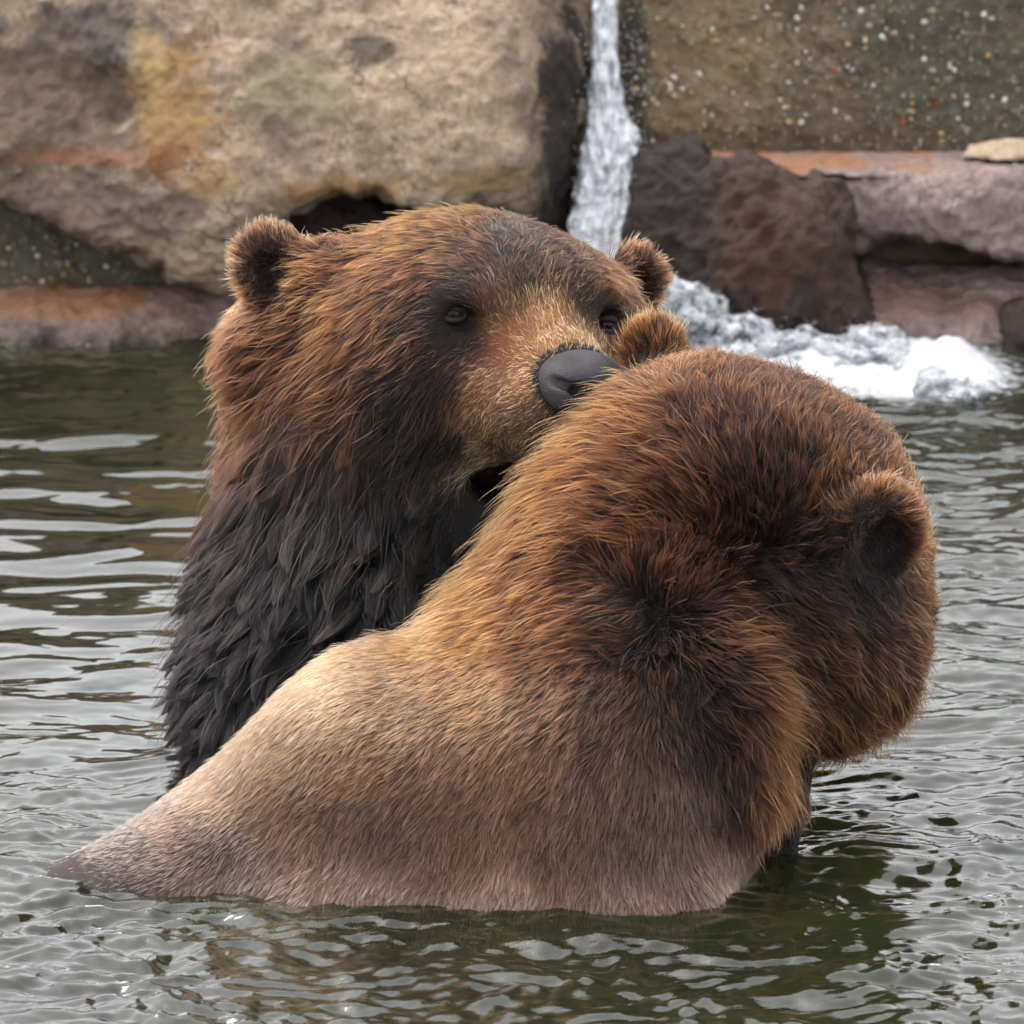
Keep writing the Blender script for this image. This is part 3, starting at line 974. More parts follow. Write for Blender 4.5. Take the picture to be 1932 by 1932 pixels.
NP = 7
def strands(roots, nrm, g, n_seed, spread=0.10, scale=None):
    """hair paths in the rigid frame; g = interpolated guides"""
    r = np.random.default_rng(n_seed)
    N = len(roots)
    d = np.stack([g[:, 0], -g[:, 1], np.zeros(N)], 1)
    d = d + r.normal(0, 1, (N, 3)) * spread
    t = d - (d * nrm).sum(1, keepdims=True) * nrm
    t /= np.linalg.norm(t, axis=1, keepdims=True) + 1e-6
    lift = np.clip(g[:, 2] * r.uniform(0.6, 1.4, N) + r.normal(0, 0.05, N) + g[:, 6] * (g[:, 3] > 45) * r.uniform(0, .3, N), 0.02, 1.4)[:, None]
    d0 = t * np.cos(lift + 0.25) + nrm * np.sin(lift + 0.25)
    d1 = t * np.cos(lift * 0.55) + nrm * np.sin(lift * 0.55)
    Ln = g[:, 3] * r.uniform(0.65, 1.15, N)
    if scale is not None:
        Ln = Ln * scale
    side = np.cross(nrm, t)
    wav = g[:, 5] * r.normal(0, 1, N)
    ph = r.uniform(0, 6.28, N)
    P = np.zeros((N, NP, 3))
    P[:, 0] = roots - nrm * 2
    for k in range(1, NP):
        u = k / (NP - 1)
        dk = d0 * (1 - u) + d1 * u
        dk = dk + side * (wav * np.sin(ph + 3.2 * u))[:, None] + nrm * (0.5 * wav * np.sin(ph * 1.7 + 2.6 * u))[:, None] * (g[:, 3:4] > 30)
        dk /= np.linalg.norm(dk, axis=1, keepdims=True)
        P[:, k] = P[:, k - 1] + dk * (Ln / (NP - 1))[:, None]
    return P

def grow_fur(owner, base, V, Q, N, G, count, seed, spacing=18.0, keep=None, under=0.5, spread=0.14, thick=1.0, lock_spread=0.22, label=None, bare=None, lock_var=0.30, under_tone=1.0, guard_tone=1.0, stray_share=0.10, stray_gain=2.3):
    r = np.random.default_rng(seed)
    T = np.concatenate([Q[:, [0, 1, 2]], Q[:, [0, 2, 3]]])
    A = np.linalg.norm(np.cross(V[T[:, 1]] - V[T[:, 0]], V[T[:, 2]] - V[T[:, 0]]), axis=1) / 2
    C = (V[T[:, 0]] + V[T[:, 1]] + V[T[:, 2]]) / 3
    Cn = N[T[:, 0]]
    px, py = to_photo(C)
    gi = interp_guides(px, py, G)
    wz = to_world(C)[:, 2]
    wgt = A * gi[:, 7]
    wgt *= np.where(wz < -0.035, 0, 1)
    wgt *= np.clip(1.0 + 2.2 * Cn[:, 2], 0.22, 1.0)
    if keep is not None:
        wgt *= keep(gi)
    if bare is not None:
        wgt *= bare(C)
    p = np.cumsum(wgt); p /= p[-1]
    def sample(n):
        ti = np.searchsorted(p, r.random(n))
        a, b = r.random(n), r.random(n)
        f = a + b > 1
        a[f], b[f] = 1 - a[f], 1 - b[f]
        c = 1 - a - b
        tr = T[ti]
        P = V[tr[:, 0]] * c[:, None] + V[tr[:, 1]] * a[:, None] + V[tr[:, 2]] * b[:, None]
        n_ = N[tr[:, 0]] * c[:, None] + N[tr[:, 1]] * a[:, None] + N[tr[:, 2]] * b[:, None]
        n_ /= np.linalg.norm(n_, axis=1, keepdims=True) + 1e-6
        return P, n_
    n = int(count * FUR)
    P, nn = sample(n)
    ppx, ppy = to_photo(P)
    g = interp_guides(ppx, ppy, G)
    def patches(X):
        return np.stack([vnoise(X / 80.0, seed + i) for i in range(3)], 1) + 0.6 * np.stack([vnoise(X / 30.0, seed + 5 + i) for i in range(3)], 1)
    nz = patches(P)
    g[:, 0] += 0.30 * nz[:, 0]; g[:, 1] += 0.30 * nz[:, 1]
    g[:, 3] *= 1 + 0.25 * nz[:, 2]
    und = r.random(n) < under
    stray = (~und) & (r.random(n) < stray_share)
    scale = np.where(und, 0.62, 1.0) * np.where(stray, 1.35, 1.0)
    g[:, 2] += np.where(stray, 0.08 + 0.14 * (g[:, 3] > 45), 0.0)
    g[:, 5] = g[:, 5] * np.where(stray, 2.6, 1.3)
    H = strands(P, nn, g, seed + 50, spread, scale)
    # locks
    m = max(200, int(n / spacing))
    GP, gn = sample(m)
    gx, gy = to_photo(GP)
    gg = interp_guides(gx, gy, G)
    nzg = patches(GP)
    gg[:, 0] += 0.30 * nzg[:, 0]; gg[:, 1] += 0.30 * nzg[:, 1]
    GH = strands(GP, gn, gg, seed + 60, lock_spread)
    kd = kdtree.KDTree(m)
    for i, q in enumerate(GP):
        kd.insert(q, i)
    kd.balance()
    own = np.fromiter((kd.find(q)[1] for q in P), np.int64, n)
    u = np.linspace(0, 1, NP)[None, :, None]
    cl = (np.clip(g[:, 4], 0, 0.97) * r.uniform(0.75, 1.0, n))
    cl = np.where(g[:, 6] > .5, np.clip(g[:, 4], 0, .97), cl)
    cl = np.where(stray, cl * 0.45, np.where(und, cl * 0.75, cl))[:, None, None]
    dist = np.linalg.norm(GP[own] - P, axis=1)[:, None, None]
    reach = np.clip(1.6 - dist / (0.9 * g[:, 3][:, None, None] + 8), 0, 1)
    tgt = GH[own]
    # short hairs follow the lower part of their lock
    tu = np.where(und, 0.62, 1.0)[:, None] * np.linspace(0, 1, NP)[None, :] * (NP - 1)
    i0 = np.minimum(tu.astype(int), NP - 2)
    fr = (tu - i0)[..., None]
    ar = np.arange(n)[:, None]
    tgt = tgt[ar, i0] * (1 - fr) + tgt[ar, i0 + 1] * fr
    H = H + cl * reach * (u ** 1.2) * (tgt - H)
    W = to_world(H.reshape(-1, 3)) - base
    # colours: dark root, pale end on the guard hairs
    tip, root = g[:, 8:11], g[:, 11:14]
    lockv = np.random.default_rng(seed + 3).normal(0, lock_var, m)[own]
    var = np.exp(r.normal(0, 0.28, n) + lockv + 0.20 * nz[:, 1])
    var = np.where(stray, var * stray_gain, var)
    ul = np.linspace(0, 1, NP)[None, :]
    gu = np.clip((ul - 0.30) / 0.6, 0, 1); gu = gu * gu * (3 - 2 * gu)
    uu = np.where(und[:, None], 0.40 * ul, gu)[..., None]
    tone = np.where(und, under_tone, np.where(stray, 1.0, guard_tone))
    Cc = (root[:, None, :] * (1 - uu) + tip[:, None, :] * uu) * (var * tone)[:, None, None]
    Cc = np.clip(Cc, 0.002, 0.85)
    cu = bpy.data.hair_curves.new('fur')
    cu.add_curves([NP] * n)
    cu.attributes['position'].data.foreach_set('vector', W.astype(np.float32).ravel())
    rad = (np.array([1.0, 1.0, 0.95, 0.85, 0.7, 0.48, 0.12])[None, :] * (0.50 * thick * S * r.uniform(0.7, 1.25, n))[:, None])
    rad = rad * np.where(und, 0.9, np.where(stray, 1.35, 1.05))[:, None]
    if 'radius' not in cu.attributes:
        cu.attributes.new('radius', 'FLOAT', 'POINT')
    cu.attributes['radius'].data.foreach_set('value', rad.astype(np.float32).ravel())
    add_attr(cu, 'fur_color', 'FLOAT_COLOR', 'POINT', np.concatenate([Cc, np.ones((n, NP, 1))], 2))
    add_attr(cu, 'wet', 'FLOAT', 'CURVE', g[:, 6])
    cu.materials.append(MAT_FUR)
    o = bpy.data.objects.new('fur', cu)
    col.objects.link(o)
    o.parent = owner
    if label:
        o['label'] = label
    return o

TIPK, ROOTK = np.array([0.235, 0.16, 0.112]), np.array([0.115, 0.086, 0.072])
def guides(rows):
    G = []
    for r_ in rows:
        px, py, dx, dy, lift, ln, cl, wv, wet, den, tip, root = r_
        tip, root = lin(tip), lin(root)
        if wet >= .3 and den >= 1.25:                 # slicked back and flank
            tip, root = tip * np.array([.52, .43, .37]), root * np.array([.36, .305, .275])
        elif wet >= .5:                               # soaked and dark
            tip, root = tip * np.array([.15, .128, .118]), root * np.array([.045, .043, .045])
            ln, wv = ln * 1.25, wv * 1.5
        elif (ln <= 20 and sum(tip) > .25) or (855 < py < 885 and 890 < px < 970):             # muzzle
            tip, root = tip * np.array([.98, .80, .58]), root * np.array([.92, .73, .54])
            den, cl = den * 1.9, cl * .6
        elif den >= 1.2 and wet == 0:                 # ears
            tip, root = tip * TIPK * 2.9, root * ROOTK * 1.8
        else:
            tip, root = tip * TIPK, root * ROOTK
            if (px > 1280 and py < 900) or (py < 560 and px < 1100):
                tip = tip * .62  # crown and forehead tips darkened to offset the sky light from above
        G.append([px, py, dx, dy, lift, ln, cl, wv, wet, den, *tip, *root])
    return np.array(G, float)

def bear_body(name, F, lo, hi, h, G, label, base, dark=None):
    V, Q = F.mesh(lo, hi, h)
    N = vnormals(V, Q)
    px, py = to_photo(V)
    g = interp_guides(px, py, G)
    o = make_obj(name, to_world(V), Q, MAT_SKIN, base=base)
    c = g[:, 11:14] * 0.8
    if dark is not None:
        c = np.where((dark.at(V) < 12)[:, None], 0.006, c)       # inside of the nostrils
    add_attr(o.data, 'skin', 'FLOAT_COLOR', 'POINT', np.concatenate([c, np.ones((len(c), 1))], 1))
    tag(o, label, 'bear')
    return o, V, Q, N

# ------------------------------------------------------------------ bear that faces the camera side
YAW, PIT = R(23), R(6)
hf = np.array([math.sin(YAW) * math.cos(PIT), -math.sin(PIT), math.cos(YAW) * math.cos(PIT)])
hr = np.array([math.cos(YAW), 0, -math.sin(YAW)])
ht = np.cross(hr, hf) * -1
ht = ht / np.linalg.norm(ht)
if ht[1] < 0: ht = -ht
HM = np.stack([hf, hr, ht])
HO = loc(997, 598, -655)
HK = float(k_of(-900))
def hd(f, r_, t):
    return HO + HK * (f * hf + r_ * hr + t * ht)
def HR(*a):
    return [x * HK for x in a]

B1 = Field()
B1.ell(hd(-225, 0, -8), HR(250, 236, 176), HM)
B1.ell(hd(-60, 0, 25), HR(115, 160, 85), HM, k=120)
for s in (-1, 1):
    B1.ell(hd(-170, s * 185, -110), HR(190, 120, 165), HM, k=120)          # cheek
    B1.ell(hd(-10, s * 105, 38), HR(62, 58, 36), HM, k=60)                 # brow
B1.cone(hd(-10, 0, -70), hd(108, 14, -102), 132 * HK, 97 * HK, k=70)         # muzzle
for s in (-1, 1):
    B1.cone(hd(40, s * 62, -165), hd(122, s * 46 + 14, -172), 92 * HK, 77 * HK, k=60)   # upper lip
B1.cone(loc(830, 830, -1080), loc(800, 1300, -1000), 395 * HK, 395 * HK, k=160)    # neck
B1.cone(loc(800, 1300, -1000), loc(760, 1720, -1000), 385 * HK, 440 * HK, k=120)   # chest
B1.cone(hd(-140, 0, -335), hd(60, 0, -400), 95 * HK, 58 * HK, k=60)          # lower jaw
B1.ell(hd(40, -10, -305), HR(150, 95, 42), HM, k=30, sub=True)              # open mouth
for s in (-1, 1):
    B1.ell(hd(42, s * 150, -4), HR(30, 32, 22), HM, k=22, sub=True)         # eye socket
B1.cone(loc(600, 560, -900), loc(520, 660, -960), 105, 110, k=80)            # ruff below the ear
B1.cone(loc(1165, 580, -1080), loc(1180, 680, -1100), 70, 90, k=70)
# ears
def ear(F, c, nrm, up, ru, rs, thick, k=30, cup=0.62, deep=0.95):
    nrm = np.asarray(nrm, float); nrm /= np.linalg.norm(nrm)
    up = np.asarray(up, float); up = up - (up @ nrm) * nrm; up /= np.linalg.norm(up)
    M = np.stack([nrm, np.cross(up, nrm), up])
    F.ell(c, (thick, rs, ru), M, k=k)
    F.ell(np.asarray(c) + nrm * thick * deep - up * ru * 0.15, (thick * 0.95, rs * cup, ru * cup), M, k=14, sub=True)
ear(B1, loc(516, 508, -870), (-0.10, 0.0, 1), (-0.40, 1, 0), 86 * HK, 72 * HK, 44, cup=0.55, deep=1.25)
ear(B1, loc(1198, 532, -1110), (0.40, 0.0, 1), (0.35, 1, 0), 72 * HK, 58 * HK, 40, cup=0.55, deep=1.25)

NYAW = R(16)                                                     # the snout is turned a little further than the skull
nf_ = hf * math.cos(NYAW) + hr * math.sin(NYAW)
nr_ = hr * math.cos(NYAW) - hf * math.sin(NYAW)
NM = np.stack([nf_, nr_, ht])
NPV = hd(110, 8, -95)
def nd(f, r_, t):
    return NPV + HK * (f * nf_ + r_ * nr_ + t * ht)
NF = Field()
NF.ell(nd(72, 0, 3), HR(72, 80, 48), NM)
NF.ell(nd(104, 0, -22), HR(44, 54, 44), NM, k=36)
for s_ in (-1, 1):
    NF.ell(nd(90, s_ * 47, -18), HR(46, 38, 40), NM, k=26)
    NF.ell(nd(140, s_ * 36, -24), HR(46, 23, 18), NM, k=12, sub=True)
    NF.cone(nd(132, s_ * 48, -18), nd(88, s_ * 98, 2), 13 * HK, 6 * HK, k=10, sub=True)
NF.cone(nd(156, 0, -26), nd(142, 0, -80), 5, 5, k=8, sub=True)

b1_rows = [
 # forehead and top of the head
 (960, 440, 0.0, -1.0, .18, 26, .35, .10, .3, 1.0, (128, 108, 100), (62, 48, 44)),
 (900, 402, -0.5, -0.6, .22, 34, .45, .12, .1, 1.0, (190, 134, 72), (84, 52, 34)),
 (1040, 430, .6, -0.6, .18, 30, .40, .10, .2, 1.0, (120, 92, 76), (58, 42, 36)),
 (800, 440, -0.85, 0.1, .16, 46, .60, .10, .1, 1.0, (186, 130, 70), (84, 50, 30)),
 (700, 500, -0.85, .45, .16, 56, .65, .12, .1, 1.0, (178, 118, 60), (80, 46, 28)),
 (800, 520, -0.8, .45, .14, 46, .60, .12, .1, 1.0, (160, 102, 62), (76, 46, 34)),
 (900, 500, -0.45, -0.35, .14, 34, .45, .10, .1, 1.0, (130, 90, 72), (66, 44, 38)),
 (990, 520, .05, -0.9, .16, 28, .35, .10, .1, 1.0, (112, 80, 70), (56, 40, 36)),
 (1080, 510, .5, -0.6, .16, 34, .40, .10, .1, 1.0, (112, 78, 64), (56, 38, 32)),
 (1150, 520, .7, .2, .18, 46, .55, .10, .1, 1.0, (160, 106, 60), (70, 44, 28)),
 (1180, 600, .6, .7, .18, 48, .55, .10, .1, 1.0, (150, 98, 58), (60, 38, 26)),
 (640, 450, -0.4, -0.5, .35, 46, .55, .14, .0, 1.0, (140, 84, 50), (70, 40, 28)),
 # left ear: rim pale, inside dark
 (500, 425, -0.1, -1.0, .7, 34, .35, .14, .0, 1.5, (180, 138, 108), (96, 66, 52)),
 (440, 480, -1.0, -0.3, .7, 36, .35, .14, .0, 1.5, (176, 132, 100), (90, 60, 46)),
 (575, 435, .5, -0.8, .5, 32, .35, .14, .0, 1.5, (164, 120, 92), (80, 54, 44)),
 (455, 560, -0.9, .3, .5, 34, .35, .14, .0, 1.2, (150, 104, 72), (74, 48, 36)),
 (505, 480, -0.2, -0.7, .5, 34, .35, .16, .0, 1.2, (104, 78, 68), (50, 36, 32)),
 (520, 525, -0.5, .2, .4, 26, .3, .16, .0, 1.0, (62, 46, 42), (28, 20, 18)),
 (590, 510, -0.95, .15, .3, 60, .6, .14, .0, 1.2, (176, 116, 66), (72, 44, 30)),
 # right ear
 (1205, 470, .2, -1.0, .7, 30, .3, .14, .0, 1.5, (150, 104, 78), (70, 46, 38)),
 (1260, 520, 1.0, -0.1, .7, 34, .3, .14, .0, 1.5, (156, 110, 80), (72, 48, 38)),
 (1240, 580, .8, .5, .5, 34, .3, .14, .0, 1.2, (130, 88, 60), (60, 40, 30)),
 (1200, 525, .4, -0.4, .5, 30, .3, .14, .0, 1.2, (80, 60, 54), (36, 26, 24)),
 # around the eyes
 (853, 560, -0.4, -0.5, .12, 22, .3, .08, .1, 1.3, (104, 72, 60), (52, 36, 32)),
 (853, 592, -0.8, .2, .05, 8, .2, .05, .2, 1.0, (36, 28, 27), (22, 18, 18)),
 (800, 600, -0.9, .4, .10, 36, .45, .10, .1, 1.1, (112, 76, 60), (54, 36, 32)),
 (880, 640, -0.6, .6, .08, 22, .3, .08, .1, 1.3, (92, 70, 64), (48, 36, 34)),
 (930, 570, -0.2, -0.7, .12, 20, .3, .08, .1, 1.3, (120, 86, 70), (60, 42, 36)),
 (1140, 612, .5, -0.2, .05, 10, .2, .05, .2, 1.0, (40, 31, 29), (24, 19, 18)),
 (1110, 575, .4, -0.6, .12, 24, .3, .08, .1, 1.2, (86, 60, 50), (42, 30, 27)),
 # muzzle
 (1040, 600, -0.1, -0.9, .12, 18, .25, .10, .0, 1.7, (206, 164, 112), (120, 84, 54)),
 (1060, 640, -0.1, -0.7, .14, 15, .25, .14, .0, 1.8, (210, 170, 120), (124, 90, 60)),
 (960, 640, -0.6, -0.3, .10, 17, .25, .10, .0, 1.7, (196, 140, 92), (112, 72, 46)),
 (1120, 640, .3, -0.7, .12, 17, .25, .10, .0, 1.7, (196, 150, 100), (112, 78, 52)),
 (970, 720, -0.7, .1, .10, 16, .25, .10, .0, 1.7, (192, 144, 96), (108, 74, 48)),
 (910, 740, -0.6, .5, .10, 18, .3, .10, .0, 1.6, (160, 106, 72), (84, 54, 38)),
 (980, 790, -0.7, .4, .12, 16, .25, .10, .1, 1.6, (122, 100, 78), (64, 52, 42)),
 (920, 820, -0.6, .6, .12, 20, .3, .10, .1, 1.6, (138, 112, 82), (70, 56, 44)),
 (900, 880, -0.5, .75, .22, 34, .5, .12, .1, 1.4, (170, 160, 142), (84, 76, 66)),
 (960, 860, -0.4, .8, .20, 26, .4, .12, .1, 1.4, (130, 122, 110), (62, 56, 50)),
 (915, 930, -0.2, .5, .02, 5, .2, .05, .4, .5, (22, 17, 17), (12, 9, 9)),
 (890, 980, -0.2, .8, .05, 8, .2, .05, .4, .6, (24, 19, 18), (13, 10, 10)),
 # cheek and side of the neck, dry
 (760, 640, -0.85, .5, .14, 52, .6, .12, .1, 1.0, (140, 92, 56), (66, 42, 32)),
 (640, 620, -0.85, .5, .26, 84, .7, .12, .1, 1.0, (170, 110, 56), (76, 44, 28)),
 (540, 620, -0.95, .35, .36, 84, .7, .12, .1, 1.0, (150, 94, 54), (70, 42, 28)),
 (480, 660, -0.85, .55, .40, 76, .8, .14, .0, 1.0, (140, 90, 58), (64, 40, 30)),
 (520, 730, -0.9, .5, .42, 92, .72, .14, .2, 1.0, (136, 84, 48), (58, 36, 26)),
 (640, 740, -0.85, .5, .32, 90, .7, .14, .2, 1.0, (140, 88, 50), (58, 38, 28)),
 (760, 740, -0.7, .7, .12, 50, .5, .12, .1, 1.0, (92, 66, 52), (44, 32, 28)),
 (850, 730, -0.5, .8, .08, 32, .4, .10, .1, 1.1, (82, 60, 52), (42, 31, 29)),
 (430, 790, -0.7, .7, .45, 70, .85, .16, .1, 1.0, (130, 84, 62), (56, 36, 30)),
 (420, 870, -0.65, .75, .45, 70, .85, .16, .3, 1.0, (104, 66, 50), (46, 31, 27)),
 # wet neck
 (560, 820, -0.45, .9, .22, 110, .88, .12, .8, .9, (72, 54, 44), (30, 23, 21)),
 (680, 830, -0.45, .9, .18, 96, .86, .14, .7, .9, (88, 62, 44), (34, 26, 23)),
 (780, 830, -0.6, .75, .12, 70, .8, .18, .5, .9, (82, 60, 44), (36, 28, 25)),
 (850, 850, -0.5, .8, .08, 40, .6, .14, .3, 1.0, (66, 52, 44), (34, 27, 25)),
 (480, 930, -0.4, .9, .32, 120, .92, .12, 1, .9, (50, 42, 42), (22, 18, 18)),
 (600, 950, -0.1, 1.0, .22, 130, .93, .12, 1, .9, (62, 55, 56), (22, 18, 19)),
 (720, 950, .1, 1.0, .2, 120, .93, .16, 1, .9, (54, 46, 44), (22, 18, 18)),
 (820, 950, -0.5, .8, .14, 60, .8, .2, .6, .9, (58, 46, 36), (26, 21, 19)),
 (850, 1050, -0.3, .9, .1, 50, .8, .16, .7, .9, (46, 38, 32), (20, 16, 16)),
 (430, 1050, -0.75, .7, .5, 110, .93, .14, 1, .9, (42, 36, 37), (18, 15, 16)),
 (560, 1080, -0.05, 1.0, .2, 130, .94, .12, 1, .9, (52, 48, 52), (18, 15, 17)),
 (700, 1090, .15, 1.0, .18, 120, .93, .14, 1, .9, (46, 40, 42), (18, 15, 16)),
 (440, 1200, -0.75, .75, .5, 110, .94, .14, 1, .9, (46, 42, 46), (17, 14, 16)),
 (560, 1220, -0.1, 1.0, .2, 120, .94, .12, 1, .9, (52, 49, 55), (17, 15, 17)),
 (690, 1200, .1, 1.0, .16, 100, .92, .12, 1, .9, (40, 35, 37), (16, 13, 14)),
 (390, 1330, -0.85, .6, .55, 90, .93, .16, 1, .9, (44, 38, 40), (16, 14, 15)),
 (480, 1330, -0.2, 1.0, .22, 100, .93, .14, 1, .9, (58, 55, 60), (17, 15, 17)),
 (370, 1430, -0.85, .45, .3, 60, .9, .16, 1, .9, (44, 42, 48), (16, 14, 16)),
 (480, 1440, -0.3, .9, .2, 60, .9, .16, 1, .9, (44, 42, 48), (16, 14, 16)),
]
G1 = guides(b1_rows)

# ------------------------------------------------------------------ bear seen from behind
B2 = Field()
B2.cone(loc(1100, 1500, -270), loc(760, 1505, -300), 352, 292, k=80)         # shoulder
B2.cone(loc(760, 1505, -300), loc(290, 1810, -420), 288, 228, k=80)          # back
B2.cone(loc(290, 1810, -420), loc(-250, 2000, -560), 228, 230, k=80)         # rump under water
B2.cone(loc(600, 1765, -110), loc(1260, 1770, -50), 95, 105, k=150)          # flank flaring at the waterline
B2.cone(loc(350, 1712, -235), loc(40, 1826, -200), 165, 165, k=110)
B2.cone(loc(1100, 1420, -310), loc(1400, 1020, -450), 310, 318, k=120)
B2.ell(loc(1020, 1250, -380), (205, 205, 210), k=120)       # neck
B2.ell(loc(1246, 1066, -410), (280, 284, 285), k=120)                        # nape
B2.ell(loc(1432, 1060, -470), (318, 325, 310), k=80)                         # head
B2.ell(loc(1292, 868, -480), (182, 182, 190), k=110)                         # crown by the far ear
B2.cone(loc(1440, 1040, -520), loc(1530, 1070, -850), 280, 200, k=80)        # far skull
B2.cone(loc(1530, 1070, -850), loc(1590, 1150, -1120), 150, 95, k=60)        # muzzle, turned away
B2.ell(loc(1570, 1220, -420), (165, 175, 170), k=90)                         # cheek
B2.cone(loc(1240, 1125, -150), loc(1352, 1290, -112), 100, 100, k=40)        # neck ruff
B2.cone(loc(1352, 1290, -112), loc(1380, 1470, -130), 100, 70, k=40)
B2.cone(loc(1480, 1320, -400), loc(1440, 1700, -430), 78, 46, k=26)          # far foreleg
ear(B2, loc(1652, 1005, -215), (0.45, -0.30, 0.9), (0.25, 1, 0.1), 104, 92, 62, k=30, cup=0.66)
ear(B2, loc(1236, 664, -540), (-0.4, 0.2, -1), (-0.2, 1, 0), 70, 58, 34, k=60, deep=1.3)

